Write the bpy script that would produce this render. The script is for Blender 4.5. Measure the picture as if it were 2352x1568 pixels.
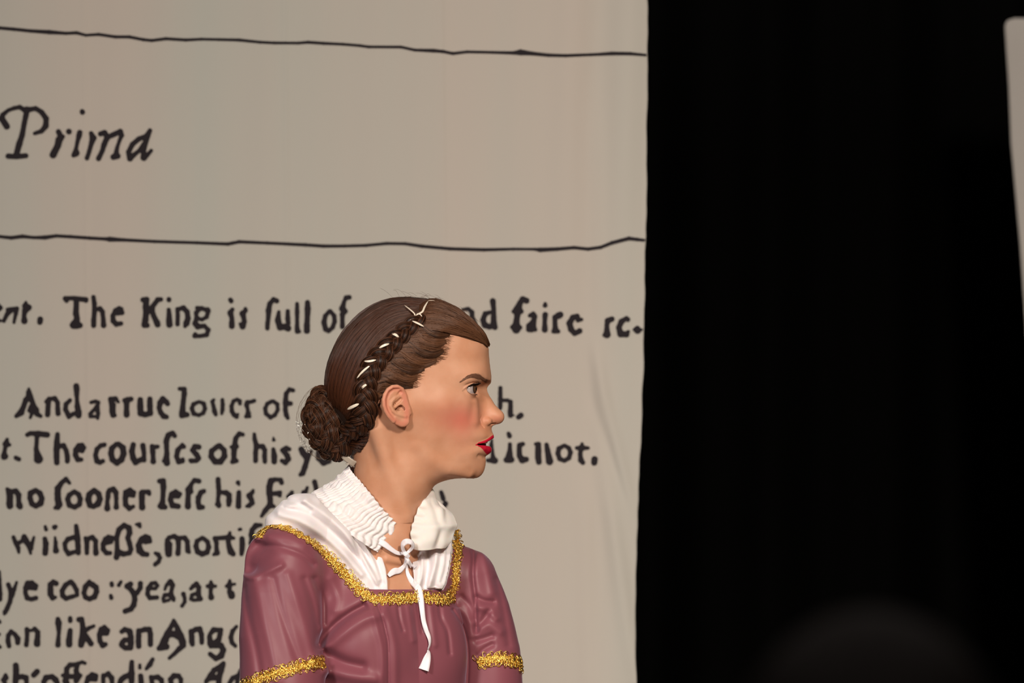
import bpy, math, random
import numpy as np

# ------------------------------------------------------------------ camera, world, lights, exposure
PXW, PXH = 2352, 1568
DIST = 12.0                      # camera to the actress
S = 0.00054                      # metres per photo pixel at the actress
ZC = 1.58                        # eye level of the lens
SC = bpy.context.scene
for o in list(bpy.data.objects):
    bpy.data.objects.remove(o)

cam_d = bpy.data.cameras.new('camera')
cam = bpy.data.objects.new('camera', cam_d)
SC.collection.objects.link(cam)
cam.location = (0, -DIST, ZC)
cam.rotation_euler = (math.radians(90), 0, 0)
cam_d.sensor_width = 36.0
cam_d.lens = 36.0 * DIST / (S * PXW)
cam_d.clip_end = 100
cam_d.dof.use_dof = True
cam_d.dof.focus_distance = DIST - 0.05
cam_d.dof.aperture_fstop = 9.0
cam_d.dof.aperture_blades = 7
SC.camera = cam

SC.view_settings.view_transform = 'Standard'
SC.view_settings.look = 'None'
SC.view_settings.gamma = 1.0
SC.view_settings.exposure = 0.0
SC.view_settings.use_curve_mapping = False

world = bpy.data.worlds.new('world')
SC.world = world
world.use_nodes = True
wb = world.node_tree.nodes['Background']
wb.inputs['Color'].default_value = (0.56, 0.50, 0.46, 1)
wb.inputs['Strength'].default_value = 0.17

def area_light(name, loc, target, size, power, color, spread=None):
    d = bpy.data.lights.new(name, 'AREA')
    d.shape = 'DISK'; d.size = size; d.energy = power; d.color = color
    if spread is not None: d.spread = math.radians(spread)
    o = bpy.data.objects.new(name, d)
    SC.collection.objects.link(o)
    o.location = loc
    v = np.array(target, float) - np.array(loc, float)
    o.rotation_euler = (math.atan2(math.hypot(v[0], v[1]), -v[2]), 0, math.atan2(v[1], v[0]) - math.pi / 2)
    return o

# stage lighting: a warm key from the front of house right, a cooler one from the left, a low bounce
area_light('stage_key_light', (1.9, -6.4, 4.6), (0.75, 1.3, 0.62), 0.9, 44, (1.0, 0.88, 0.76), 52)
area_light('stage_fill_light', (-3.0, -7.0, 3.9), (0.6, 1.3, 0.7), 1.2, 27, (1.0, 0.93, 0.88), 52)
area_light('stage_bounce_light', (1.5, -3.5, 0.25), (0, 0.3, 1.5), 1.6, 15, (1.0, 0.66, 0.42))

# ------------------------------------------------------------------ helpers
def P(px, py, y=0.0):
    """the point of the place that the lens sees at a photo pixel, at depth y behind the actress"""
    k = S * (DIST + y) / DIST
    return ((px - 1176) * k, y, ZC - (py - 784) * k)

def mat(name, color, rough=0.6, metal=0.0, **kw):
    m = bpy.data.materials.new(name); m.use_nodes = True
    b = m.node_tree.nodes['Principled BSDF']
    b.inputs['Base Color'].default_value = (*color, 1)
    b.inputs['Roughness'].default_value = rough
    b.inputs['Metallic'].default_value = metal
    for k, v in kw.items():
        b.inputs[k.replace('_', ' ')].default_value = v
    return m

def nodes(m):
    nt = m.node_tree
    return nt, nt.nodes['Principled BSDF'], nt.links

def mesh_obj(name, verts, faces, material, parent=None, smooth=True):
    me = bpy.data.meshes.new(name)
    verts = np.asarray(verts, dtype=np.float32).reshape(-1, 3)
    if isinstance(faces, np.ndarray) and faces.ndim == 2:
        n, k = faces.shape
        me.vertices.add(len(verts)); me.vertices.foreach_set('co', verts.ravel())
        me.loops.add(n * k); me.loops.foreach_set('vertex_index', faces.astype(np.int32).ravel())
        me.polygons.add(n); me.polygons.foreach_set('loop_start', (np.arange(n) * k).astype(np.int32))
        me.update(calc_edges=True)
        me.validate()
    else:
        me.from_pydata([tuple(v) for v in verts.tolist()], [], faces)
    if smooth:
        me.polygons.foreach_set('use_smooth', np.ones(len(me.polygons), dtype=bool))
    me.materials.append(material)
    o = bpy.data.objects.new(name, me)
    SC.collection.objects.link(o)
    if parent: o.parent = parent
    return o

def empty(name, loc=(0, 0, 0), **props):
    o = bpy.data.objects.new(name, None); SC.collection.objects.link(o)
    o.empty_display_size = 0.05
    for k, v in props.items(): o[k] = v
    return o

def put_under(child, parent):
    child.parent = parent
    child.matrix_parent_inverse = parent.matrix_basis.inverted()

class MB:
    """collects quads / tris from arrays"""
    def __init__(s): s.v = []; s.q = []; s.n = 0
    def add(s, v, q):
        v = np.asarray(v, float).reshape(-1, 3); q = np.asarray(q, int)
        s.v.append(v); s.q.append(q + s.n); s.n += len(v)
    def build(s, name, m, parent=None, smooth=True):
        return mesh_obj(name, np.concatenate(s.v), np.concatenate(s.q), m, parent, smooth)
# ------------------------------------------------------------------ printed writing: pen strokes "x,y,r ..." per letter
# each block: crop origin x, y, scale, then strokes; ';' separates strokes
INK = {
'title': [(0, 200, 4.704, """
75,425,30 20,340,30 30,300,22 90,250,16 150,228,18 215,215,20 260,245,22 290,245,32 330,240,22 385,230,22 450,270,24 500,340,26 495,420,28 450,475,22 375,500,16;
290,260,28 265,380,24 240,520,26 210,610,30 180,720,28;90,745,26 180,750,24 280,740,24;
632,480,24 655,530,26;680,535,20 640,570,36 625,630,32 575,730,36;745,480,28;
887,262,22 890,268,26;862,490,26 855,520,26 835,600,18 822,665,18 820,710,36 797,735,22;
985,500,22 1005,550,34 990,600,24 965,690,20 940,765,22;1085,505,24 1130,490,24 1160,540,28 1125,620,26 1105,690,22 1065,770,26;1160,540,22 1210,520,24 1300,480,26 1315,520,22 1290,580,16 1265,660,18 1255,730,28 1225,755,26 1275,745,26;
1620,470,22 1590,530,30 1570,620,22 1550,700,24 1555,760,32 1590,735,20 1635,685,16;1575,530,20 1500,560,24 1430,620,24 1390,700,24 1405,770,28 1450,730,22 1500,690,18 1560,600,18""")],
'line': [(0, 660, 5.88, """
-20,250,32 5,275,28 -10,300,20;-20,445,30 10,448,14;
120,300,22 90,370,24 55,450,22;105,300,24 150,290,20 230,285,24 215,350,24 200,420,18 190,470,18;60,430,18 100,370,18 165,310,20;
350,200,16 345,250,40 390,270,34 340,310,36 325,380,24 330,450,40;545,430,36 540,465,34;
880,150,28 900,180,24;880,145,24 1000,145,26 1160,165,32;1165,180,22;1030,160,34 1030,250,32 1025,350,36 1040,420,34 1020,500,62 1080,510,32 990,505,44;
1262,130,26 1275,220,28 1275,340,28 1265,440,30 1265,510,32;1290,300,20 1350,285,28 1385,330,28 1395,430,26 1400,510,34;
1550,345,18 1590,345,28 1650,340,26 1640,290,22 1610,275,20 1560,310,28 1525,380,28 1530,450,32 1570,495,30 1635,485,26;
1930,165,30 1980,165,34 1970,260,38 1975,340,36 1965,440,38 1950,505,34 1990,510,30;2130,165,32 2175,160,26;2120,180,28 2060,260,30 2050,310,34 2080,390,30 2120,470,36 2130,500,36;1980,300,30 2060,300,28;
2282,160,28 2282,168,28;2280,300,24 2285,370,30 2285,440,36 2290,500,40"""),
(400, 660, 5.345, """
40,265,22 45,350,22 42,450,24;50,265,20 115,250,28 160,300,28 170,380,30 150,440,34 135,475,20;
280,250,20 340,255,22 420,285,24 400,360,22 340,395,18 275,370,22 270,310,24 320,262,20;270,380,20 260,440,32 290,480,30 370,470,22 420,520,24 400,580,24 320,595,20 250,595,22 260,575,24;410,270,26;
690,150,24 700,165,26;715,270,22 690,310,32 710,380,24 708,430,30 708,475,32;
875,262,20 880,280,20 840,320,34 855,370,26 862,420,26 840,475,34 815,450,20;
1260,165,28 1220,145,24 1175,200,26 1160,280,32 1158,360,24 1148,440,24 1145,500,24;
1285,300,18 1275,400,34 1300,490,34 1350,480,32 1400,500,36;1395,290,22 1395,380,26 1400,440,26;
1510,200,20 1510,300,24 1510,420,20 1510,500,26 1515,535,28 1540,540,16;
1638,185,28 1640,260,34 1635,380,28 1630,460,32 1630,530,34;
1905,290,20 1855,350,24 1840,430,28 1860,510,28 1895,535,20 1945,490,24 1970,420,24 1965,350,24 1920,290,20;
2150,120,26 2110,125,24 2085,180,20 2065,260,36 2100,290,26 2065,330,28 2065,400,22 2065,480,28"""),
(1040, 660, 5.113, """
120,260,16 180,250,18 225,290,24 225,340,24 245,380,20 270,420,14;
470,160,32 480,250,24 480,350,28 480,440,36 495,465,30;440,290,18 380,310,26 355,380,28 375,440,32 430,460,28 470,455,24;
865,155,32 820,135,28 790,180,28 765,250,44 720,280,24 800,280,28;765,280,36 750,380,30 745,450,44 745,490,46;700,465,24 790,470,24;
905,330,20 945,310,24 960,340,28 950,400,26 945,470,32 970,495,20;935,400,22 890,450,24 895,490,30 930,500,24;
1085,190,16 1085,208,26;1085,320,30 1080,400,22 1080,470,28 1080,495,32;
1262,320,34 1240,330,34 1200,350,26 1200,430,24 1205,500,34 1240,515,18 1180,515,20;
1510,375,18 1470,385,20 1460,340,28 1410,350,28 1370,420,32 1390,490,32 1430,540,24 1490,510,30;
1870,370,28 1820,390,30 1810,440,24 1810,500,28 1810,550,42;1775,560,16;
2055,375,26 2040,360,20 1980,400,30 1950,470,28 1970,545,34 2040,550,30 2060,520,18;2130,495,14 2165,490,36 2170,500,40;2200,495,12 2240,495,8""")],
'line2': [(0, 860, 5.88, """
390,190,14 390,240,34 400,300,44 350,340,32 320,430,30 285,510,40 220,560,24;420,330,34 460,420,26 480,480,44 500,530,30 550,560,22;390,490,16 440,500,24 410,580,16;420,430,26 395,480,20;
625,365,22 665,330,28 650,430,30 645,540,32;670,330,20 740,320,28 780,380,26 780,460,28 785,525,32;
1030,155,36 1035,200,34 1035,260,30 1040,340,22 1045,430,34 1060,510,38 1060,550,38;945,345,24 890,400,26 885,470,28 920,540,30 930,570,24 990,530,24 1040,520,28;
1230,375,20 1290,360,20 1330,375,20 1310,440,30 1325,520,24 1320,590,18;1290,450,20 1220,530,22 1220,565,18 1310,565,16;
1490,330,28 1520,410,40 1520,500,38 1530,545,34 1555,550,20;1500,330,28 1560,325,28 1600,370,14;
1680,345,26 1720,340,32 1770,330,30;1710,360,40 1710,440,30 1710,540,38;
1895,340,34 1895,430,38 1900,520,38 1960,540,32 2030,520,34 2025,420,34 2025,330,32;
2265,395,28 2250,370,30 2200,330,36 2165,380,36 2150,450,28 2170,510,30 2210,560,34 2250,570,28"""),
(380, 860, 6.918, """
225,225,26 300,230,32 300,300,38 285,420,34 275,520,38 270,610,48 260,650,36 345,635,36;
520,435,24 445,470,28 420,540,30 450,620,30 530,645,22 600,610,28 630,540,28 610,460,28 540,430,22;
770,400,20 745,430,26 765,500,26 780,580,34 800,635,26;905,400,26 910,480,28 905,560,28 895,620,20;
1185,460,26 1180,420,28 1140,395,24 1080,420,26 1050,500,28 1055,580,30 1090,640,30 1130,670,28 1150,630,18;
1410,415,28 1370,430,24 1300,440,30 1290,480,34 1310,560,24 1315,620,38 1280,665,22 1340,665,22;
1690,425,28 1620,460,26 1585,540,28 1600,620,28 1670,680,28 1740,640,28 1785,560,26 1780,470,26 1720,425,26;
2030,250,28 1970,235,28 1920,300,32 1910,400,34 1910,450,40 1990,460,32;1910,480,34 1905,560,32 1920,640,34 1945,690,24"""),
(1100, 860, 6.533, """
322,200,26 322,280,26 322,370,30 320,460,28 320,500,26;340,385,22 430,385,22 475,410,28 475,480,30 470,560,34 475,610,34;530,610,6;595,635,34 630,610,38""")],
'line3': [(1100, 860, 6.533, """
195,980,14 185,1060,26 200,1130,20 205,1200,24 220,1280,44 240,1290,40 130,1285,24;
445,885,26 460,920,32;465,1045,26 465,1110,26 460,1180,40 450,1260,60 410,1280,34 490,1275,40;
660,1040,28 610,1060,34 605,1150,34 610,1220,36 650,1280,44 710,1270,36;
850,1040,20 890,1050,38 890,1150,42 890,1240,42 900,1310,38;1015,1050,28 1030,1140,36 1045,1220,42 1060,1300,52;
1275,1065,24 1200,1110,32 1185,1180,32 1210,1260,30 1280,1290,26 1350,1250,30 1375,1170,30 1350,1100,28 1290,1065,24;
1548,1040,20 1545,1090,44;1470,1100,24 1540,1100,36 1640,1100,20;1530,1120,32 1520,1200,28 1530,1280,36 1560,1320,30;1735,1270,44 1730,1320,40"""),
(0, 970, 5.88, """
98,225,18 85,290,44 130,300,20;75,330,24 60,400,24 60,450,50;215,475,26 255,495,26;
370,165,26 410,145,26 520,150,34 640,165,34;500,190,28 495,280,24 490,360,28 510,450,46 520,490,60;
778,160,28 770,260,34 765,360,38 765,460,34 768,540,34;800,320,28 860,310,30 895,380,28 910,460,30 910,520,30;
1050,370,26 1110,380,28 1135,340,24 1110,300,24 1060,310,28 1020,370,28 1020,440,32 1050,500,30 1100,500,24;
1410,300,28 1360,310,26 1310,360,28 1290,440,28 1310,520,32 1350,540,26 1390,520,26;
1570,290,26 1510,350,34 1500,420,36 1520,500,34 1580,545,34 1640,500,38 1670,420,36 1660,340,36 1600,290,30;
1800,300,32 1780,390,34 1800,480,36 1830,540,32 1900,500,30 1950,510,24;1930,310,34 1945,400,26 1945,500,28;
2055,320,28 2065,400,32 2070,470,26 2070,525,36;2080,330,28 2130,325,24;
2340,150,30 2290,160,28 2250,230,30 2250,320,30 2255,420,30 2245,500,40 2255,545,40;2210,520,20"""),
(380, 970, 4.9, """
105,150,22 80,115,20 30,140,24 8,220,28;
205,270,24 190,250,18 140,310,26 125,380,24 150,440,26 190,430,26 195,410,16;
375,275,28 330,270,26 305,310,24 350,360,28 375,400,24 350,430,20 290,430,24 270,420,10;
590,265,26 520,320,26 515,380,28 560,440,30 620,440,30 665,380,28 660,310,26 610,260,26;
870,135,20 830,125,22 790,180,24 780,250,28;740,275,16 800,270,24;775,280,32 770,350,26 770,430,26 800,430,20 750,445,20;
1000,130,16 1005,190,22 1025,260,26 1015,340,24 1015,430,24;1030,265,22 1095,270,26 1120,310,22 1115,380,24 1120,440,22;
1215,170,8 1220,195,18;1215,300,20 1225,380,30 1225,440,28;
1395,300,20 1360,285,22 1320,310,24 1370,370,28 1385,410,26 1350,450,26 1310,430,20;
1530,300,30 1550,340,32 1590,390,34;1640,320,18 1600,400,26 1570,500,28 1545,570,26 1520,585,20;
1720,330,24 1720,400,24 1780,455,28 1840,430,28 1860,380,24 1850,310,24 1780,270,22;
1960,350,24 2010,300,24 2030,400,30;2130,300,26 2110,380,30""")],
'line4': [(0, 1080, 6.533, """
110,280,24 140,320,44 150,400,44 145,490,46 150,530,46;150,320,34 240,310,36 280,370,38 280,450,30 290,520,44 300,540,40;
530,300,34 460,340,38 450,410,34 480,500,36 540,535,32 610,490,42 630,420,36 600,340,36 540,300,30;
1045,190,20 990,130,30 920,190,32 870,270,44 865,350,42 870,430,44 885,510,48 870,550,36 830,560,24;
1110,320,30 1040,370,34 1015,430,34 1040,520,34 1120,550,32 1190,510,34 1205,430,34 1180,360,34 1120,320,30;
1410,300,36 1340,360,40 1325,440,42 1350,520,38 1400,545,28 1470,500,44 1500,430,38 1480,350,38 1420,300,34;
1625,330,34 1620,400,32 1610,470,26 1610,570,42;1640,300,34 1700,280,36 1740,330,34 1745,420,28 1745,490,26 1745,550,38;
1930,375,20 2000,375,28 2010,330,28 1950,290,30 1890,330,38 1880,420,36 1885,510,36 1940,570,32 2000,540,24;
2130,340,44 2130,420,40 2130,500,36 2135,550,46;2140,320,30 2230,320,30 2240,350,28"""),
(340, 1080, 5.345, """
140,130,26 185,130,32 190,200,32 185,300,26 180,380,28 170,430,46;140,440,20 210,450,28;
295,320,20 370,315,26 390,290,24 340,255,22 290,290,28 275,360,28 300,430,30 370,440,28 340,430,26;
625,130,28 570,120,24 530,170,22 505,240,44 530,260,26;495,290,30 490,370,28 490,440,36;
685,255,26 650,270,28 620,330,30 615,390,28 630,450,30 670,450,26;
860,110,28 865,200,26 870,270,26 860,350,20 860,410,28 870,430,26 835,420,12;880,265,18 960,275,30 995,300,28 995,370,32 990,420,26;
1105,150,26 1115,170,16;1115,270,26 1112,350,28 1110,440,32;
1290,245,16 1285,265,20 1245,310,34 1270,360,28 1280,400,26 1240,430,26 1210,440,14;
1640,150,26 1630,115,22 1560,110,22 1510,130,36 1490,200,34 1490,280,34 1500,350,30 1500,420,32 1440,490,28 1395,560,18;1500,285,22 1610,280,28 1610,300,20;1500,430,32 1545,440,20;1630,260,10 1620,310,18;
1770,265,18 1765,310,18 1770,400,22;1765,265,14 1715,320,16;1955,210,16 1935,260,22 1910,270,24 1920,400,26;
2045,140,28 2060,200,24 2070,280,26 2070,400,26;2080,260,20 2150,265,18 2170,330,24 2170,400,24"""),
(960, 1140, 3.0, """
160,-30,12 175,15,14;190,48,16 186,56,16""")],
'line5': [(0, 1190, 6.918, """
215,300,28 250,390,30 290,470,30 300,540,18;275,400,34 350,360,24 385,290,36 410,350,46 460,430,36 490,560,16;540,300,18 510,400,26 500,480,26;
720,130,20 735,175,26;715,325,34 730,400,40 725,490,40 720,550,42;870,140,38 885,130,28;875,300,14 885,380,26 885,460,30 890,510,46;
1210,120,30 1220,200,36 1230,320,44 1240,440,38 1245,550,34;1170,300,34 1080,330,34 1030,400,32 1040,490,30 1090,560,36 1160,540,28 1230,520,28;
1355,310,24 1380,380,36 1380,470,32 1380,550,30;1380,330,32 1470,300,34 1520,360,34 1520,450,32 1525,550,42;
1690,390,30 1760,370,32 1780,310,32 1720,290,26 1670,330,30 1640,410,34 1640,490,34 1690,550,32 1750,550,30;
1850,620,40 1865,540,40 1860,420,30 1855,300,34 1890,180,38 1970,110,36 2050,150,40 2060,230,40 2030,310,34 2060,400,36 2080,490,34 2060,550,32 1960,565,38 1880,540,50;
2165,95,16 2210,100,34 2225,130,24;2250,370,20 2320,370,34 2370,350,34 2310,290,34 2240,340,36 2200,430,38 2210,520,38 2270,565,36 2340,580,28
"""),
(320, 1190, 7.84, """
120,410,30 190,410,36 170,350,40 120,330,40 50,360,40 0,440,30 20,560,40 80,640,36 150,640,30;
290,625,26 340,650,36 375,710,30 345,780,34 285,830,34;
500,390,34 525,470,64 525,560,60 530,640,56;530,350,36 630,320,36 700,370,46 705,450,40 705,540,36 695,630,44;720,350,30 820,350,38 865,420,38 870,510,38 875,580,42 900,610,26;
1130,350,30 1040,410,36 1020,500,40 1050,600,42 1130,640,44 1220,610,42 1250,520,40 1230,420,34 1150,355,34;
1360,360,36 1390,440,34 1390,540,34 1400,620,44 1340,650,24;1370,360,36 1500,350,34 1600,340,40 1700,355,26;1630,260,24 1620,340,44 1600,420,36 1620,520,44 1650,600,54 1690,640,42;
1800,200,24 1825,195,24;1850,370,44 1855,460,44 1850,560,40 1840,640,34;
2190,120,30 2100,130,44 2030,210,40 2020,300,46 2040,370,50 2030,440,60""")],
'line6': [(0, 1310, 7.84, """
-20,20,30 -10,150,30 0,300,30 5,420,34 5,520,32;
150,250,36 190,350,34 200,450,40 180,560,36 130,680,38 90,750,36 80,780,22;300,210,20 260,330,30 220,450,34;
500,310,30 640,320,32 660,270,26 580,215,34 500,230,46 460,310,38 460,400,34 490,490,38 560,515,32 650,490,34 590,510,30;
1010,230,44 960,200,36 910,250,44 910,340,48 910,420,46 950,490,42 1000,480,26;
1270,200,36 1180,260,40 1120,360,38 1130,450,40 1190,500,36 1290,470,34 1390,440,28 1380,350,36 1330,260,36 1290,210,40;
1610,200,36 1540,290,44 1510,400,36 1540,480,38 1610,510,36 1700,470,46 1740,380,42 1730,300,44 1660,250,50;
2010,230,32 2015,260,34;1995,450,28 2005,490,34;2180,200,24 2140,260,32;2290,280,46 2352,250,40"""),
(260, 1310, 7.84, """
310,240,44 250,280,40 330,350,40 380,430,46 390,520,42 370,620,44 320,690,42 215,730,42;490,230,42 490,310,36 430,400,40;
660,320,26 760,320,26 800,270,26 760,220,30 690,230,30 630,320,36 620,420,36 660,490,34 790,480,34;
930,340,20 960,260,26 1030,200,44 1070,260,40 1050,360,30 1040,440,44 1080,500,38 1090,530,28;1030,430,32 930,440,32 900,500,24 915,550,26 1000,530,24;
1265,420,38 1290,500,26 1290,560,26 1240,635,30;
1400,325,28 1440,280,34 1500,240,40 1540,300,40 1540,380,36 1540,450,38 1580,510,34;1520,400,30 1420,440,30 1400,510,26 1450,530,24 1560,520,26;
1760,200,24 1765,270,48 1700,280,28 1840,280,26;1760,320,36 1755,400,28 1765,480,50;
2100,180,24 2095,250,44 2040,280,24 2190,240,20;2095,300,36 2095,390,36 2130,450,60;2150,400,30""")],
'line7': [(0, 1400, 7.84, """
-10,200,24 5,225,20;-20,660,40 5,670,24;-20,440,30;
165,650,36 145,560,38 150,460,36 200,390,34 270,440,34 320,520,44 320,590,40;
485,350,38 490,440,34 485,540,34 475,630,38;500,370,24 570,370,20 625,340,34 680,400,40 680,480,42 670,560,50 670,610,54;
1045,170,40 1055,240,54 1060,330,40 1060,430,28 1050,530,34 1045,630,44;
1265,150,34 1265,195,38;1265,370,40 1255,450,44 1245,540,50 1245,620,54;
1420,175,42 1470,170,40 1485,260,40 1500,380,54 1495,470,60 1475,560,56 1460,630,50;1530,380,40 1600,330,30 1690,290,26;1540,470,50 1600,550,44 1640,610,44;
1840,430,30 1920,420,40 1940,370,36 1880,310,34 1820,350,40 1790,450,40 1800,560,40 1850,640,44 1900,620,36;
2190,390,30 2250,350,34 2352,400,40;2352,530,30 2240,540,36 2190,620,40 2240,680,34 2352,690,36;
100,1170,26 100,1220,50 60,1260,34 90,1317,34;285,1000,48 290,1080,50 290,1180,50 280,1290,50;300,1220,40 400,1200,40 470,1220,44 480,1317,34;
670,1110,46 610,1170,46;790,1300,44 830,1220,46 940,1200,40 1000,1260,50 1040,1317,34;
1130,1180,30 1200,1180,40 1180,1280,50 1200,1317,50;1200,1160,44 1200,1060,40 1260,990,38 1350,990,36 1400,970,30 1480,940,26 1530,960,26;1400,1000,30 1370,1090,40 1390,1170,50 1450,1180,28 1370,1280,44;1230,1200,40 1380,1200,40;
1560,1310,40 1590,1220,40 1660,1170,44 1720,1190,44 1720,1250,36 1620,1240,40;
1860,1180,34 1860,1300,34;1870,1190,30 1950,1150,40 2010,1230,44 2020,1317,34;2352,1150,40 2200,1240,44 2160,1317,34"""),
(260, 1400, 7.587, """
150,380,34 200,340,34 280,370,44 310,470,44 310,570,46 300,650,46 220,665,36 150,620,34 160,560,34 230,530,28 290,550,26;
440,360,36 445,450,42 440,550,42 445,630,44;460,370,36 550,340,40 630,340,42 650,420,40 650,510,40 650,600,42;
1055,180,24 1010,290,34 950,410,50 900,530,60 850,640,60 800,670,36 930,640,50;1070,210,30 1120,320,40 1170,450,56 1210,560,56 1220,620,44 1150,680,40 1060,770,30 980,840,26;950,430,50 1060,420,50 1160,470,60;
1350,370,34 1370,460,44 1370,550,44 1380,600,36;1370,380,40 1440,340,40 1510,330,40 1540,430,38 1545,520,36 1545,570,34;
1690,420,34 1750,350,44 1880,350,30 1860,430,40 1840,520,40 1760,580,44 1690,560,44 1680,470,40;1690,600,44 1700,640,26 1780,620,44 1880,620,44 1920,700,44 1880,800,50 1790,850,38 1690,770,36;1880,340,26 1870,400,30;
2150,290,24 2080,370,34 2050,480,36 2070,570,34 2130,630,28;
325,910,36 320,1000,40 320,1100,50 320,1250,46;300,1140,36 200,1160,36 130,1230,40 110,1300,40;
465,960,22 465,1010,26;480,1150,40 490,1275,44;690,860,30 640,950,40 580,1025,26;
660,1170,34 680,1275,36;690,1180,36 780,1170,40 840,1220,40 850,1275,34;
1010,1275,40 1000,1210,40 1060,1150,44 1140,1150,36 1180,1210,34 1180,1275,34;
1920,930,34 1840,1010,44 1760,1050,40 1700,1150,50 1620,1250,34;1930,960,24 1880,1060,46 1850,1150,44 1840,1275,44;1700,1180,50 1820,1180,44;
2210,1050,20 2180,1150,30 2160,1275,34;2190,1130,24 2080,1190,36 2030,1275,36""")],
'rule': [(0, 40, 3.0947, """
-30,72,9 100,84,9 220,96,9 350,104,12 470,113,8 545,109,9 610,126,7 700,120,8 820,138,8 920,138,8 1020,158,8 1080,164,8 1180,151,8 1320,160,8 1430,154,7 1560,157,7 1700,160,8 1850,176,7 1950,181,7 2120,182,7 2190,176,8 2300,184,8 2440,190,7 2560,200,7 2620,209,7 2850,210,7 2950,232,7 3080,236,10 3150,242,8 3220,256,8 3320,244,7 3500,248,7 3650,252,9 3700,248,18 3780,256,11 3900,268,9 4020,272,8 4200,264,7 4350,256,10 4480,258,9 4600,268,6""")],
'rule2': [(0, 520, 3.0947, """
-30,68,8 80,80,10 160,70,11 240,78,8 320,78,12 400,66,9 500,72,9 640,82,9 750,88,9 780,90,15 880,95,9 1100,106,8 1400,115,8 1620,124,9 1650,118,9 1700,108,9 1900,117,8 2170,130,9 2300,139,9 2450,138,8 2600,134,8 2750,120,8 2880,122,8 3000,140,9 3200,158,9 3440,165,9 3650,160,7 3800,161,7 3840,166,13 3960,160,10 4080,150,9 4180,160,9 4270,148,9 4350,116,10 4470,85,11 4530,92,9 4600,100,7""")],
}
# ------------------------------------------------------------------ banner, curtains, floor
YB = 1.30     # printed cloth
YW = 3.20     # second white cloth, far right
YC = 3.90     # black drape

def sstep(a, b, x):
    t = np.clip((x - a) / (b - a), 0, 1); return t * t * (3 - 2 * t)

def cloth_y(px, py):
    """depth (m) of the hanging cloth in front of its plane, in terms of cloth coordinates given in photo px"""
    px = np.asarray(px, float); py = np.asarray(py, float)
    n = 0.0012 * np.sin(px / 47 + 0.3 * np.sin(py / 400)) + 0.0008 * np.sin(px / 19 + py / 600)
    r = sstep(1050, 1420, px)
    n = n + r * (0.0040 * np.sin((px - 1250 + (py - 784) * 0.03) / 21) * (0.6 + 0.4 * np.sin(py / 300 + 1)))
    # slanting folds low on the right hand edge
    for (x0, y0, x1, y1, wd, am) in ((1375, 850, 1450, 1180, 17, 0.0045), (1385, 990, 1465, 1230, 13, -0.003), (1400, 1150, 1450, 1500, 22, 0.006), (1345, 1150, 1350, 1560, 26, 0.005), (1370, 300, 1380, 1000, 20, 0.003)):
        t = np.clip((py - y0) / (y1 - y0), -0.4, 1.4)
        d = px - (x0 + (x1 - x0) * t)
        f = sstep(y0 - 160, y0 + 60, py) * (1 - sstep(y1 - 20, y1 + 220, py))
        n = n + am * f * np.exp(-(d / wd) ** 2)
    # soft seams
    for x0 in (193, 655, 1015):
        n = n + 0.0011 * np.exp(-((px - x0 - (py - 100) * 0.012) / 5) ** 2)
    return n

def edge_x(py):
    return np.interp(py, [-700, 0, 100, 300, 540, 620, 700, 830, 960, 1100, 1180, 1300, 1400, 1480, 1568, 2600],
                     [1487, 1487, 1488, 1486, 1484, 1481, 1480, 1478, 1474, 1468, 1464, 1462, 1459.5, 1459, 1463, 1470]) + 0.8 * np.sin(py / 31 + 1.5 * np.sin(py / 140)) + 0.5 * np.sin(py / 12.0 + 2 * np.sin(py / 90))

def banner_world(px, py, off=0.0):
    y = YB - cloth_y(px, py) - off
    k = S * (DIST + YB) / DIST
    return np.stack([(px - 1176) * k, y, ZC - (py - 784) * k], -1)

banner = empty('hanging_banner', (-0.55, YB, 2.9), label='large cream cloth banner printed with big black old-fashioned type, hanging behind the woman', category='banner')
NX, NY = 520, 260
py = np.linspace(-700, 2450, NY)
u = np.linspace(0, 1, NX)
A, PYg = np.meshgrid(u, py)
EX = edge_x(PYg)
PXg = -700 + (EX + 700) * A ** 0.85
V = banner_world(PXg, PYg).reshape(-1, 3)
idx = np.arange(NX * NY).reshape(NY, NX)
Q = np.stack([idx[:-1, :-1], idx[1:, :-1], idx[1:, 1:], idx[:-1, 1:]], -1).reshape(-1, 4)

m_cloth = mat('banner_cloth', (0.52, 0.435, 0.365), 0.85, Sheen_Weight=0.15)
nt, b, L = nodes(m_cloth)
tc = nt.nodes.new('ShaderNodeTexCoord')
mp = nt.nodes.new('ShaderNodeMapping'); mp.inputs['Scale'].default_value = (5.5, 1, 0.22)
ns = nt.nodes.new('ShaderNodeTexNoise'); ns.inputs['Scale'].default_value = 1.0; ns.inputs['Detail'].default_value = 4
rp = nt.nodes.new('ShaderNodeValToRGB')  # faint vertical hue streaks: tint variation of the stage light put into the cloth colour
rp.color_ramp.elements[0].position = 0.36; rp.color_ramp.elements[0].color = (0.43, 0.43, 0.385, 1)
rp.color_ramp.elements[1].position = 0.66; rp.color_ramp.elements[1].color = (0.475, 0.425, 0.375, 1)
L.new(tc.outputs['Object'], mp.inputs['Vector']); L.new(mp.outputs[0], ns.inputs['Vector'])
L.new(ns.outputs['Fac'], rp.inputs['Fac']); L.new(rp.outputs[0], b.inputs['Base Color'])
n2 = nt.nodes.new('ShaderNodeTexNoise'); n2.inputs['Scale'].default_value = 900; n2.inputs['Detail'].default_value = 2
bp = nt.nodes.new('ShaderNodeBump'); bp.inputs['Strength'].default_value = 0.15; bp.inputs['Distance'].default_value = 0.001
L.new(tc.outputs['Object'], n2.inputs['Vector']); L.new(n2.outputs['Fac'], bp.inputs['Height']); L.new(bp.outputs[0], b.inputs['Normal'])
cl = mesh_obj('cloth', V, Q, m_cloth)
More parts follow.
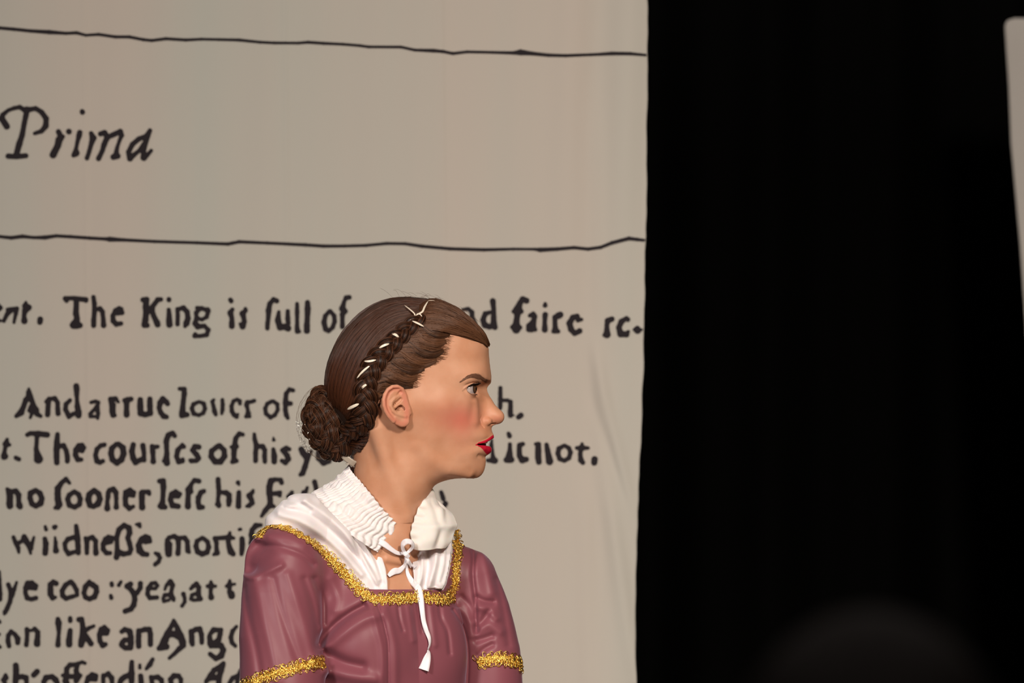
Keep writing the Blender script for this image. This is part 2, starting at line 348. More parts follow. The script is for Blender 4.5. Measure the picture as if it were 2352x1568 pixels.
sm = cl.modifiers.new('thickness', 'SOLIDIFY'); sm.thickness = 0.0012; sm.offset = -1
put_under(cl, banner)

m_ink = mat('banner_ink', (0.021, 0.017, 0.020), 0.8, Specular_IOR_Level=0.12)

def parse(block):
    out = []
    for (ox, oy, sc, txt) in block:
        for st in txt.replace('\n', ' ').split(';'):
            pts = [tuple(float(a) for a in t.split(',')) for t in st.split()]
            if pts: out.append(np.array([(ox + x / sc, oy + y / sc, r / sc) for x, y, r in pts]))
    return out

def ink_mesh(strokes, h):
    """fills the union of round pen strokes as clean polygons (marching squares)"""
    lo = np.min([s.min(0)[:2] for s in strokes], 0) - 8; hi = np.max([s.max(0)[:2] for s in strokes], 0) + 8
    nx, ny = int((hi[0] - lo[0]) / h) + 2, int((hi[1] - lo[1]) / h) + 2
    F = np.full((nx, ny), 9.0)
    for s in strokes:
        if len(s) == 1: s = np.concatenate([s, s + np.array([[0.01, 0, 0]])])
        for a, c in zip(s[:-1], s[1:]):
            r = max(a[2], c[2]) + 5
            i0, j0 = np.maximum(((np.minimum(a[:2], c[:2]) - r - lo) / h).astype(int), 0)
            i1, j1 = ((np.maximum(a[:2], c[:2]) + r - lo) / h).astype(int) + 2
            i1, j1 = min(i1, nx), min(j1, ny)
            X, Y = np.meshgrid(lo[0] + h * np.arange(i0, i1), lo[1] + h * np.arange(j0, j1), indexing='ij')
            d = c[:2] - a[:2]; t = np.clip(((X - a[0]) * d[0] + (Y - a[1]) * d[1]) / (d @ d + 1e-9), 0, 1)
            D = np.hypot(X - a[0] - t * d[0], Y - a[1] - t * d[1]) - (a[2] + (c[2] - a[2]) * t)
            sub = F[i0:i1, j0:j1]
            k = 1.6; hh = np.clip(0.5 + 0.5 * (D - sub) / k, 0, 1)
            F[i0:i1, j0:j1] = D * (1 - hh) + sub * hh - k * hh * (1 - hh)
    X, Y = np.meshgrid(lo[0] + h * np.arange(nx), lo[1] + h * np.arange(ny), indexing='ij')
    F = F + 0.35 * np.sin(X * 0.9 + 2 * np.sin(Y * 0.31)) * np.sin(Y * 0.8 + 1.3) - 1.0
    verts, faces, cache = [], [], {}
    def vid(key, p):
        if key not in cache: cache[key] = len(verts); verts.append(p)
        return cache[key]
    act = np.argwhere((F[:-1, :-1] < 0) | (F[1:, :-1] < 0) | (F[1:, 1:] < 0) | (F[:-1, 1:] < 0))
    for i, j in act.tolist():
        cs = ((i, j), (i + 1, j), (i + 1, j + 1), (i, j + 1)); poly = []
        for q in range(4):
            a, c = cs[q], cs[(q + 1) % 4]; fa, fc = F[a], F[c]
            if fa < 0: poly.append(vid(a, (lo[0] + h * a[0], lo[1] + h * a[1])))
            if (fa < 0) != (fc < 0):
                t = fa / (fa - fc)
                poly.append(vid((min(a, c), max(a, c)), (lo[0] + h * (a[0] + (c[0] - a[0]) * t), lo[1] + h * (a[1] + (c[1] - a[1]) * t))))
        if len(poly) >= 3: faces.append(poly)
    return np.array(verts), faces

def words(strokes):
    """printed words: strokes whose horizontal gap is small belong together"""
    spans = sorted(((s_[:, 0] - s_[:, 2]).min(), (s_[:, 0] + s_[:, 2]).max(), i) for i, s_ in enumerate(strokes))
    out, end = [], -1e9
    for a_, b_, i in spans:
        if a_ > end + WORD_GAP: out.append([])
        out[-1].append(strokes[i]); end = max(end, b_)
    return out

WORD_GAP = 13.5
for key, block in INK.items():
    st = parse(block)
    for grp in ([st] if key.startswith(('rule', 'title')) else words(st)):
        v2, f = ink_mesh(grp, 1.5)
        keep = v2[:, 0] < edge_x(v2[:, 1]) - 1
        f = [q for q in f if all(keep[i] for i in q)]
        o = mesh_obj('ruled_line' if key.startswith('rule') else 'printed_word', banner_world(v2[:, 0], v2[:, 1], 0.0009), f, m_ink, smooth=False)
        if key == 'title': o['label'] = 'large black italic word Prima'
        put_under(o, banner)

# wooden batten that carries the banner, above the frame
def tube_mesh(path, rad, seg=8, closed=False, up=(0, 0, 1)):
    path = np.asarray(path, float); n = len(path)
    rad = np.broadcast_to(np.asarray(rad, float), (n,))
    T = np.gradient(path, axis=0); T /= np.linalg.norm(T, axis=1)[:, None] + 1e-12
    N = np.cross(T, up); bad = np.linalg.norm(N, axis=1) < 1e-3
    if bad.any(): N[bad] = np.cross(T[bad], (1, 0.3, 0))
    N /= np.linalg.norm(N, axis=1)[:, None]; B = np.cross(T, N)
    a = np.linspace(0, 2 * np.pi, seg, endpoint=False)
    V = path[:, None] + rad[:, None, None] * (np.cos(a)[None, :, None] * N[:, None] + np.sin(a)[None, :, None] * B[:, None])
    idx = np.arange(n * seg).reshape(n, seg); nx = np.roll(idx, -1, 1)
    Q = np.stack([idx[:-1], idx[1:], nx[1:], nx[:-1]], -1).reshape(-1, 4)
    return V.reshape(-1, 3), Q

m_wood = mat('batten_wood', (0.18, 0.11, 0.06), 0.6)
top_z = ZC + (784 + 700) * S * (DIST + YB) / DIST
mb = MB(); mb.add(*tube_mesh([(-1.3, YB, top_z), (0, YB, top_z), (0.25, YB, top_z)], 0.02, 12)); bt = mb.build('batten', m_wood)
put_under(bt, banner)

# the second white cloth, only its left edge shows
def panel(name, m, y, xs_fn, z0, z1, wave, nx=160, nz=80, thick=0.002):
    z = np.linspace(z0, z1, nz); a = np.linspace(0, 1, nx)
    A, Z = np.meshgrid(a, z); XL, XR = xs_fn(Z)
    X = XL + (XR - XL) * A
    V = np.stack([X, y - wave(X, Z), Z], -1).reshape(-1, 3)
    idx = np.arange(nx * nz).reshape(nz, nx)
    Q = np.stack([idx[:-1, :-1], idx[:-1, 1:], idx[1:, 1:], idx[1:, :-1]], -1).reshape(-1, 4)
    o = mesh_obj(name, V, Q, m)
    s = o.modifiers.new('thickness', 'SOLIDIFY'); s.thickness = thick
    return o
kW = S * (DIST + YW) / DIST
def w_edges(Z):
    pv = 784 + (ZC - Z) / kW
    ex = np.interp(pv, [42, 44, 47, 52, 60, 110, 200, 330, 450, 560, 700, 1300, 2000], [2330, 2322, 2315, 2311, 2308, 2311, 2317, 2322, 2333, 2343, 2353, 2390, 2400])
    return (ex - 1176) * kW, np.full_like(Z, (2352 + 900 - 1176) * kW)
m_cloth2 = mat('second_cloth', (0.72, 0.69, 0.66), 0.85)
sp = panel('hanging_sheet', m_cloth2, YW, w_edges, ZC - (1900 - 784) * kW, ZC - (42 - 784) * kW, lambda X, Z: 0.012 * np.sin(X * 38 + Z * 2), nx=200, nz=400)
sp['label'] = 'pale plain cloth sheet with a rounded top corner, cut off by the right edge'; sp['category'] = 'cloth'

m_black = mat('black_velvet', (0.0016, 0.0016, 0.0015), 0.95, Specular_IOR_Level=0.05)
dr = panel('stage_curtain', m_black, YC, lambda Z: (np.full_like(Z, -4.5), np.full_like(Z, 5.0)), 0.01, 4.6,
           lambda X, Z: 0.07 * np.sin(X * 19 + 0.5 * np.sin(X * 5)) * (1.0 - 0.1 * Z) + 0.02 * np.sin(X * 47), nx=900, nz=30, thick=0.004)
dr['label'] = 'plain black stage curtain filling the dark right side behind the banners'; dr['category'] = 'curtain'

m_floor = mat('stage_floor', (0.012, 0.011, 0.010), 0.6)
nt, b, L = nodes(m_floor)
wv = nt.nodes.new('ShaderNodeTexNoise'); wv.inputs['Scale'].default_value = 6
cr = nt.nodes.new('ShaderNodeValToRGB'); cr.color_ramp.elements[0].color = (0.008, 0.0075, 0.007, 1); cr.color_ramp.elements[1].color = (0.018, 0.016, 0.015, 1)
L.new(wv.outputs['Fac'], cr.inputs['Fac']); L.new(cr.outputs[0], b.inputs['Base Color'])
fl = mesh_obj('floor', [(-5, -13, 0), (5, -13, 0), (5, 4.6, 0), (-5, 4.6, 0), (-5, -13, -0.1), (5, -13, -0.1), (5, 4.6, -0.1), (-5, 4.6, -0.1)],
              [[0, 1, 2, 3], [7, 6, 5, 4], [0, 4, 5, 1], [1, 5, 6, 2], [2, 6, 7, 3], [3, 7, 4, 0]], m_floor, smooth=False)
fl['kind'] = 'structure'

m_wall = mat('black_wall', (0.004, 0.004, 0.004), 0.9, Specular_IOR_Level=0.1)
def slab(name, lo, hi):
    x0, y0, z0 = lo; x1, y1, z1 = hi
    v = [(x, y, z) for z in (z0, z1) for y in (y0, y1) for x in (x0, x1)]
    o = mesh_obj(name, v, [[0, 2, 3, 1], [4, 5, 7, 6], [0, 1, 5, 4], [2, 6, 7, 3], [0, 4, 6, 2], [1, 3, 7, 5]], m_wall, smooth=False); o['kind'] = 'structure'
slab('wall_back', (-5, 4.6, 0), (5, 4.75, 6)); slab('wall_left', (-5.15, -13, 0), (-5, 4.75, 6)); slab('wall_right', (5, -13, 0), (5.15, 4.75, 6)); slab('wall_front', (-5, -13.15, 0), (5, -13, 6))
# ------------------------------------------------------------------ implicit-surface toolkit
# figure coordinates: u = right, v = down, w = towards the audience, all in units of S (0.54 mm)
def U(px, py, w):
    k = 1 - w * S / DIST
    return np.array([1176 + (px - 1176) * k, 784 + (py - 784) * k, w], float)

def Us(pts): return np.array([np.concatenate([U(*p[:3]), p[3:]]) for p in pts])

def W(p):
    p = np.asarray(p, float)
    return np.stack([(p[..., 0] - 1176) * S, -p[..., 2] * S, ZC - (p[..., 1] - 784) * S], -1)

def proj(p):
    k = 1 / (1 - p[:, 2] * S / DIST)
    return 1176 + (p[:, 0] - 1176) * k, 784 + (p[:, 1] - 784) * k

def smin(a, b, k):
    h = np.clip(0.5 + 0.5 * (b - a) / k, 0, 1)
    return b * (1 - h) + a * h - k * h * (1 - h)
def smax(a, b, k): return -smin(-a, -b, k)

def s_ell(p, c, r, R=None):
    q = p - np.asarray(c, float)
    if R is not None: q = q @ R
    r = np.asarray(r, float)
    k0 = np.linalg.norm(q / r, axis=1); k1 = np.linalg.norm(q / (r * r), axis=1) + 1e-9
    return k0 * (k0 - 1) / k1

def s_chain(p, pts):
    """round-cone chain; pts rows (u, v, w, r)"""
    pts = np.asarray(pts, float); d = np.full(len(p), 1e9)
    for a, b in zip(pts[:-1], pts[1:]):
        ab = b[:3] - a[:3]; t = np.clip((p - a[:3]) @ ab / (ab @ ab + 1e-9), 0, 1)
        dd = np.linalg.norm(p - a[:3] - t[:, None] * ab, axis=1) - (a[3] + (b[3] - a[3]) * t)
        d = np.minimum(d, dd)
    return d

def d_poly2(x, y, pts, r=None):
    """distance to a 2D polyline"""
    d = np.full(x.shape, 1e9); pts = np.asarray(pts, float)
    for a, b in zip(pts[:-1], pts[1:]):
        ab = b[:2] - a[:2]; t = np.clip(((x - a[0]) * ab[0] + (y - a[1]) * ab[1]) / (ab @ ab + 1e-9), 0, 1)
        d = np.minimum(d, np.hypot(x - a[0] - t * ab[0], y - a[1] - t * ab[1]))
    return d

def inside(x, y, poly):
    poly = np.asarray(poly, float); r = np.zeros(x.shape, bool)
    for (x0, y0), (x1, y1) in zip(poly, np.roll(poly, -1, 0)):
        c = ((y0 > y) != (y1 > y))
        r ^= c & (x < (x1 - x0) * (y - y0) / (y1 - y0 + 1e-12) + x0)
    return r

def sd_poly(x, y, poly):
    """signed distance, negative inside"""
    poly = np.asarray(poly, float)
    d = d_poly2(x, y, np.concatenate([poly, poly[:1]]))
    return np.where(inside(x, y, poly), -d, d)

def smooth_curve(pts, n=None, step=None, closed=False):
    """Catmull-Rom through rows of any width, resampled evenly"""
    P_ = np.asarray(pts, float)
    if closed: P_ = np.concatenate([P_[-1:], P_, P_[:2]])
    else: P_ = np.concatenate([2 * P_[:1] - P_[1:2], P_, 2 * P_[-1:] - P_[-2:-1]])
    out = []
    t = np.linspace(0, 1, 12, endpoint=False)[:, None]
    for i in range(1, len(P_) - 2):
        a, b, c, d = P_[i - 1:i + 3]
        out.append(0.5 * ((2 * b) + (-a + c) * t + (2 * a - 5 * b + 4 * c - d) * t ** 2 + (-a + 3 * b - 3 * c + d) * t ** 3))
    out = np.concatenate(out + [P_[-2:-1]])
    k = min(3, out.shape[1]); L_ = np.concatenate([[0], np.cumsum(np.linalg.norm(np.diff(out[:, :k], axis=0), axis=1))])
    if n is None: n = max(2, int(L_[-1] / step) + 1)
    q = np.linspace(0, L_[-1], n)
    return np.stack([np.interp(q, L_, out[:, j]) for j in range(out.shape[1])], -1)

class Grid2:
    """bilinear lookup on a regular (u, v) grid"""
    def __init__(s, lo, h, A): s.lo, s.h, s.A = lo, h, A
    def __call__(s, x, y):
        i = np.clip((x - s.lo[0]) / s.h, 0, s.A.shape[0] - 1.001); j = np.clip((y - s.lo[1]) / s.h, 0, s.A.shape[1] - 1.001)
        a, b = i.astype(int), j.astype(int); f, g = i - a, j - b; A = s.A
        return (A[a, b] * (1 - f) + A[a + 1, b] * f) * (1 - g) + (A[a, b + 1] * (1 - f) + A[a + 1, b + 1] * f) * g

def extract(F, lo, hi, h, c=4, lip=1.9, project=1):
    """surface nets of F < 0, evaluated only near the surface"""
    lo = np.asarray(lo, float); nb = np.ceil((np.asarray(hi, float) - lo) / (h * c)).astype(int)
    ax = [lo[i] + h * c * np.arange(nb[i] + 1) for i in range(3)]
    G = np.stack(np.meshgrid(*ax, indexing='ij'), -1).reshape(-1, 3)
    Fc = F(G).reshape([n + 1 for n in nb])
    m = np.full(nb, 1e9)
    for a in (0, 1):
        for b in (0, 1):
            for d in (0, 1):
                m = np.minimum(m, np.abs(Fc[a:nb[0] + a, b:nb[1] + b, d:nb[2] + d]))
    act = m < h * c * lip
    n = nb * c + 1
    A = np.repeat(np.repeat(np.repeat(np.sign(Fc[:-1, :-1, :-1]) * 99, c, 0), c, 1), c, 2).astype(np.float32)
    A = np.pad(A, ((0, 1),) * 3, mode='edge')
    M = np.repeat(np.repeat(np.repeat(act, c, 0), c, 1), c, 2)
    Mp = np.zeros(A.shape, bool)
    for a in (0, 1):
        for b in (0, 1):
            for d in (0, 1):
                Mp[a:a + M.shape[0], b:b + M.shape[1], d:d + M.shape[2]] |= M
    ii = np.argwhere(Mp)
    vals = np.empty(len(ii), np.float32)
    for k in range(0, len(ii), 400000):
        vals[k:k + 400000] = F(lo + h * ii[k:k + 400000])
    A[ii[:, 0], ii[:, 1], ii[:, 2]] = vals
    neg = A < 0
    corners = [(a, b, d) for a in (0, 1) for b in (0, 1) for d in (0, 1)]
    sh = [s_ - 1 for s_ in A.shape]
    cnt = sum(neg[a:a + sh[0], b:b + sh[1], d:d + sh[2]].astype(np.int8) for a, b, d in corners)
    cells = np.argwhere((cnt > 0) & (cnt < 8))
    vid = np.full(sh, -1, np.int32); vid[cells[:, 0], cells[:, 1], cells[:, 2]] = np.arange(len(cells))
    cv = np.stack([A[cells[:, 0] + a, cells[:, 1] + b, cells[:, 2] + d] for a, b, d in corners], 1)
    acc = np.zeros((len(cells), 3)); num = np.zeros(len(cells))
    for i, ca in enumerate(corners):
        for j, cb in enumerate(corners):
            if j > i and sum(abs(x - y) for x, y in zip(ca, cb)) == 1:
                x = (cv[:, i] < 0) != (cv[:, j] < 0)
                t = cv[:, i] / (cv[:, i] - cv[:, j] + 1e-12)
                pt = np.array(ca)[None] + t[:, None] * (np.array(cb) - np.array(ca))[None]
                acc[x] += pt[x]; num += x
    V = lo + h * (cells + acc / num[:, None])
    Q = []
    for axn in range(3):
        o1, o2 = [(1, 2), (2, 0), (0, 1)][axn]
        a = [slice(None)] * 3; b = [slice(None)] * 3
        a[axn] = slice(0, -1); b[axn] = slice(1, None)
        for s_ in (o1, o2): a[s_] = slice(1, -1); b[s_] = slice(1, -1)
        na, nb_ = neg[tuple(a)], neg[tuple(b)]
        e = np.argwhere(na != nb_); flip = na[e[:, 0], e[:, 1], e[:, 2]]
        off = np.ones(3, int); off[axn] = 0; e = e + off
        d1 = np.zeros(3, int); d1[o1] = 1; d2 = np.zeros(3, int); d2[o2] = 1
        q = np.stack([vid[tuple((e - d1 - d2).T)], vid[tuple((e - d2).T)], vid[tuple(e.T)], vid[tuple((e - d1).T)]], 1)
        q[~flip] = q[~flip][:, ::-1]
        Q.append(q)
    Q = np.concatenate(Q); Q = Q[(Q >= 0).all(1)]
    for _ in range(project):
        g = grad(F, V); f = F(V)
        st = f / (np.maximum((g * g).sum(1), 0.25)); st = np.clip(st, -0.5 * h, 0.5 * h)
        V = V - st[:, None] * g
    return V, Q

def grad(F, V, e=0.35):
    g = np.empty_like(V)
    for i in range(3):
        d = np.zeros(3); d[i] = e
        g[:, i] = (F(V + d) - F(V - d)) / (2 * e)
    return g

def hit(F, px, py, w0=300, w1=-60, n=120, off=0.0):
    """march along the line of sight to F = off; returns figure coordinates"""
    px = np.atleast_1d(np.asarray(px, float)); py = np.atleast_1d(np.asarray(py, float))
    ws = np.linspace(w0, w1, n)
    def pt(w):
        k = 1 - w * S / DIST
        return np.stack([1176 + (px - 1176) * k, 784 + (py - 784) * k, np.broadcast_to(w, px.shape)], -1)
    lo_w = np.full(len(px), w0, float); hi_w = np.full(len(px), np.nan); done = np.zeros(len(px), bool); best = np.full(len(px), 1e9); bw = lo_w.copy()
    prev = np.full(len(px), w0, float)
    for w in ws:
        f = F(pt(np.full(len(px), w))) - off
        nw = (f < 0) & ~done
        hi_w[nw] = w; lo_w[nw] = prev[nw]; done |= nw
        b = (np.abs(f) < best) & ~done; best[b] = np.abs(f[b]); bw[b] = w
        prev[:] = w
    hi_w = np.where(done, hi_w, bw); lo_w = np.where(done, lo_w, bw)
    for _ in range(12):
        m = (lo_w + hi_w) / 2; f = F(pt(m)) - off
        hi_w = np.where(f < 0, m, hi_w); lo_w = np.where(f < 0, lo_w, m)
    return pt(hi_w)
# ------------------------------------------------------------------ the head as an implicit surface
SIL = [(1121, 796), (1123, 815), (1125, 837), (1128, 858), (1128.5, 868), (1128, 877), (1125.5, 886), (1122.5, 894), (1122, 902), (1124, 909), (1129, 916), (1136, 928),
       (1142, 935), (1150, 942.5), (1155.5, 949.5), (1157, 956), (1155.8, 963), (1151, 969.5), (1143, 973.5), (1136, 975.5), (1131, 978.5), (1129, 983), (1130, 990),
       (1132.5, 996), (1134, 1000), (1133, 1006), (1127, 1013), (1125, 1019), (1126.5, 1025), (1128.5, 1031), (1128.5, 1036), (1125, 1041), (1119.5, 1045.5), (1116.5, 1051), (1115.8, 1060),
       (1114.5, 1070), (1111.5, 1081), (1106, 1090), (1098, 1096), (1086, 1098.5), (1070, 1098), (1050, 1098.5), (1028, 1102), (1010, 1108), (997, 1116), (986, 1131), (970, 1146),
       (945, 1160), (900, 1168), (850, 1158), (826, 1130), (819, 1095), (816, 1065), (806, 1040), (792, 1012), (778, 985), (766, 950), (758, 915), (754, 880), (758, 850), (766, 822), (780, 795), (802, 764), (838, 728),
       (880, 703), (925, 692), (970, 692), (1010, 701), (1050, 719), (1085, 743), (1108, 768)]
# half widths of the skull, face and neck
HW = [(1110, 800, 44), (1090, 798, 67), (1060, 796, 86), (1020, 790, 103), (960, 780, 116), (1090, 770, 50), (1060, 752, 66), (1010, 740, 84), (950, 735, 98), (880, 745, 104), (830, 775, 108),
      (1116, 837, 40), (1098, 836, 64), (1070, 836, 84), (1030, 836, 100), (980, 832, 116), (900, 826, 132), (840, 830, 132), (790, 850, 108),
      (1120, 866, 36), (1106, 864, 60), (1086, 866, 79), (1060, 868, 92), (1020, 870, 105), (960, 880, 118), (880, 880, 136), (820, 890, 128), (780, 900, 98),
      (1117, 890, 12), (1110, 888, 21), (1101, 886, 38), (1085, 888, 62), (1064, 890, 84), (1040, 890, 98), (1000, 900, 112),
      (1120, 904, 11), (1111, 904, 20), (1100, 904, 34), (1087, 906, 58), (1064, 908, 87), (1035, 914, 104), (985, 922, 119), (930, 930, 122),
      (1124, 920, 13), (1112, 921, 21), (1101, 921, 34), (1090, 922, 58), (1062, 926, 88), (1020, 938, 109), (850, 940, 125), (800, 950, 100),
      (1138, 940, 15), (1126, 940, 19), (1112, 942, 25), (1102, 942, 37), (1090, 942, 57), (1060, 946, 85), (1000, 955, 108), (950, 960, 112),
      (1148, 957, 17), (1138, 958, 20), (1124, 960, 23), (1109, 962, 30), (1100, 963, 42), (1088, 964, 57), (1050, 968, 84), (980, 990, 101), (930, 1000, 96), (860, 990, 102), (810, 990, 72),
      (1123, 984, 19), (1112, 984, 34), (1098, 985, 48), (1075, 988, 66), (1040, 992, 82), (1000, 1005, 94),
      (1127, 1000, 18), (1115, 1002, 34), (1097, 1004, 49), (1070, 1008, 65), (1030, 1014, 80), (980, 1030, 90), (930, 1040, 86), (870, 1030, 88), (825, 1030, 58),
      (1119, 1020, 20), (1108, 1020, 34), (1095, 1021, 45), (1070, 1026, 60), (1020, 1036, 78),
      (1122, 1033, 17), (1110, 1034, 33), (1094, 1037, 47), (1066, 1044, 60), (1010, 1058, 77), (965, 1060, 84),
      (1109, 1052, 20), (1094, 1054, 38), (1066, 1062, 54), (1020, 1076, 66), (980, 1084, 72),
      (1105, 1074, 20), (1090, 1078, 33), (1064, 1084, 42), (1030, 1090, 48), (1000, 1100, 48), (1080, 1092, 20), (1050, 1093, 28), (1015, 1101, 32),
      (960, 1100, 72), (900, 1070, 86), (860, 1070, 78), (900, 1120, 84), (960, 1130, 56), (850, 1120, 68), (900, 1150, 60)]

_sil = np.array(SIL)
_sil = smooth_curve(_sil, n=420, closed=True)[:-1]
def _bsamples():
    c = np.concatenate([_sil, _sil[:1]]); out = []
    for a, b in zip(c[:-1], c[1:]):
        n = max(2, int(np.hypot(*(b - a)) / 2.5)); t = (np.arange(n) + 0.5) / n
        seg = a + t[:, None] * (b - a); out.append(np.concatenate([seg, np.full((n, 1), np.hypot(*(b - a)) / n)], 1))
    return np.concatenate(out)
_bs = _bsamples()
def _dist4(x, y):
    x = x.ravel(); y = y.ravel(); I = np.zeros(len(x))
    for k in range(0, len(_bs), 40):
        b = _bs[k:k + 40]
        d2 = (x[:, None] - b[:, 0]) ** 2 + (y[:, None] - b[:, 1]) ** 2 + 0.5
        I += (b[:, 2] / d2 ** 2).sum(1)
    return (np.pi / (2 * I)) ** (1 / 3)
_hw = np.array(HW, float)
_q = np.log(_hw[:, 2] ** 2 / _dist4(_hw[:, 0], _hw[:, 1]))
def _tps_fit(X, z, lam=0.0):
    n = len(X); r2 = ((X[:, None] - X[None]) ** 2).sum(-1)
    K = 0.5 * r2 * np.log(r2 + 1e-9); Pm = np.concatenate([np.ones((n, 1)), X], 1)
    A = np.block([[K + lam * np.eye(n), Pm], [Pm.T, np.zeros((3, 3))]])
    return np.linalg.solve(A, np.concatenate([z, np.zeros(3)]))
_X = (_hw[:, :2] - [940, 900]) / 100
_c = _tps_fit(_X, _q, 0.002)
_h = 1.5; _lo = np.array([720, 660.]); _nx, _ny = 300, 350
_gx, _gy = np.meshgrid(_lo[0] + _h * np.arange(_nx), _lo[1] + _h * np.arange(_ny), indexing='ij')
_Z = (np.stack([_gx.ravel(), _gy.ravel()], 1) - [940, 900]) / 100
_val = _c[-3] + _Z @ _c[-2:]
for k in range(len(_X)):
    r2 = ((_Z - _X[k]) ** 2).sum(1); _val += _c[k] * 0.5 * r2 * np.log(r2 + 1e-9)
_val = np.clip(_val.reshape(_nx, _ny), 1.5, 6.2)
_D = _dist4(_gx, _gy).reshape(_nx, _ny)
_sd = sd_poly(_gx, _gy, _sil)
_g = np.exp(_val) * np.where(_sd < 0, _D, -np.maximum(_sd, 0.05))
G_ = Grid2(_lo, _h, _g); GN = Grid2(_lo, _h, np.hypot(*np.gradient(_g, _h)))

def F_skull(p, grow=0.0):
    g = G_(p[:, 0], p[:, 1]); gn = GN(p[:, 0], p[:, 1]); w = p[:, 2]
    f = (w * w - g) / np.sqrt(4 * w * w + gn * gn + 4)
    far = np.maximum(np.maximum(722 - p[:, 0], p[:, 0] - 1165), np.maximum(664 - p[:, 1], 0))
    return np.where(far > 0, np.maximum(f, far), f) - grow

EYE = np.array([1074.5, 893.5, 57.0]); ER = 21.0
EAR = [(931, 892), (922.5, 884.5), (913.6, 881.5), (904.6, 882), (896, 886), (887, 894), (880.5, 905), (878, 918), (879, 931), (883, 945), (889.5, 956), (898, 967),
       (910, 976), (922.5, 980.5), (931, 980.5), (940, 976), (943, 967), (946, 950), (944, 930), (938, 905)]
_ex, _ey = np.meshgrid(860 + np.arange(110.), 865 + np.arange(135.), indexing='ij')
ED = Grid2((860, 865), 1.0, sd_poly(_ex, _ey, EAR))
def ear_w(u, v): return 128 + np.clip(936 - u, -12, 70) * 0.42 - np.clip(v - 955, 0, 40) * 0.25 + np.clip(900 - v, 0, 30) * 0.1
def e3(pts): return np.array([(u, v, ear_w(u, v) + dw, r) for u, v, dw, r in pts])

def F_ear(p):
    u, v, w = p.T
    d2 = ED(u, v); pl = w - ear_w(u, v)
    f = smax(d2 + 2.0, np.abs(pl) - 4.0, 5.0)
    rim = e3([(925, 915, -9, 3.2), (929, 903, -3, 4.2), (925, 893, 1, 4.6), (914, 887, 3, 4.6), (903, 887.5, 4, 4.6), (893, 894, 4, 4.6), (886, 906, 4, 4.8), (883.5, 918, 4, 4.8), (884.5, 931, 4, 4.6), (889, 944, 3, 4.4), (896, 955, 2, 4.6), (905, 965, 1, 5.5)])
    f = smin(f, s_chain(p, rim), 3.0)
    # scapha groove
    f = smax(f, -s_chain(p, e3([(918, 893, 6, 2.0), (906, 895, 7, 3.5), (897, 902, 7, 3.6), (892.5, 915, 7, 3.6), (893, 930, 7, 3.4), (899, 943, 7, 3.6), (908, 954, 6.5, 3.4)])), 3.0)
    # triangular fossa and concha
    f = smax(f, -s_chain(p, e3([(921, 900, 4, 3.4), (916, 908, 5.5, 3.4), (911, 914, 6, 2.2)])), 3.0)
    f = smax(f, -s_chain(p, e3([(922, 916, 3, 3.6), (915, 923, 3, 4.4), (907.5, 929, 3, 4.8)])), 3.0)
    f = smax(f, -s_chain(p, e3([(913, 938, 3, 5.5), (921, 935, 0, 6.5), (929, 940, -5, 6.0), (934, 946, -7, 4.2)])), 3.0)
    # antihelix, crus of the helix, antitragus, tragus, lobe
    f = smin(f, s_chain(p, e3([(917, 908, 1.5, 2.6), (908, 914, 2.5, 3.2), (901, 922, 3, 3.6), (899.5, 932, 3, 3.6), (904, 942, 3, 3.6), (912, 949, 2.5, 3.4), (922, 952, 2, 3.6), (932, 955, 1.5, 3.8)])), 3.0)
    f = smin(f, s_chain(p, e3([(926, 915, -4, 3.4), (921, 924, -3, 2.9), (914, 931, -2, 2.6), (909, 935, -2, 2.0)])), 2.5)
    f = smin(f, s_chain(p, e3([(937, 929, -5, 3.6), (940, 938, -3, 5.4), (943, 947, -4, 4.5)])), 4.0)
    f = smin(f, s_ell(p, (927, 967, ear_w(927, 967) - 1), (14, 11, 6)), 5.0)
    return f

_c0, _s0 = math.cos(math.radians(14)), math.sin(math.radians(14))
LIP_U = [(1092, 1020.5), (1099, 1015.5), (1108, 1012.5), (1118, 1008.5), (1126, 1003), (1131, 999.2), (1140, 997), (1142, 1006), (1133, 1008.3), (1124, 1014), (1112, 1020), (1100, 1023), (1093, 1022.5)]
LIP_L = [(1092, 1020.5), (1100, 1021), (1113, 1018), (1124, 1016), (1140, 1022), (1142, 1036), (1128, 1041), (1120, 1044.8), (1114, 1038.5), (1109, 1031.5), (1103, 1026), (1097, 1023)]
MOUTH = [(1092.5, 1020.6), (1099, 1018.2), (1108, 1017.3), (1116, 1016), (1124, 1012.2), (1131, 1007.8), (1150, 1000), (1150, 1024), (1131, 1026.5), (1124, 1024.6), (1116, 1023), (1108, 1022), (1099, 1021.6)]
_mx, _my = np.meshgrid(1080 + 0.5 * np.arange(150.), 985 + 0.5 * np.arange(130.), indexing='ij')
MD = Grid2((1080, 985), 0.5, sd_poly(_mx, _my, MOUTH))

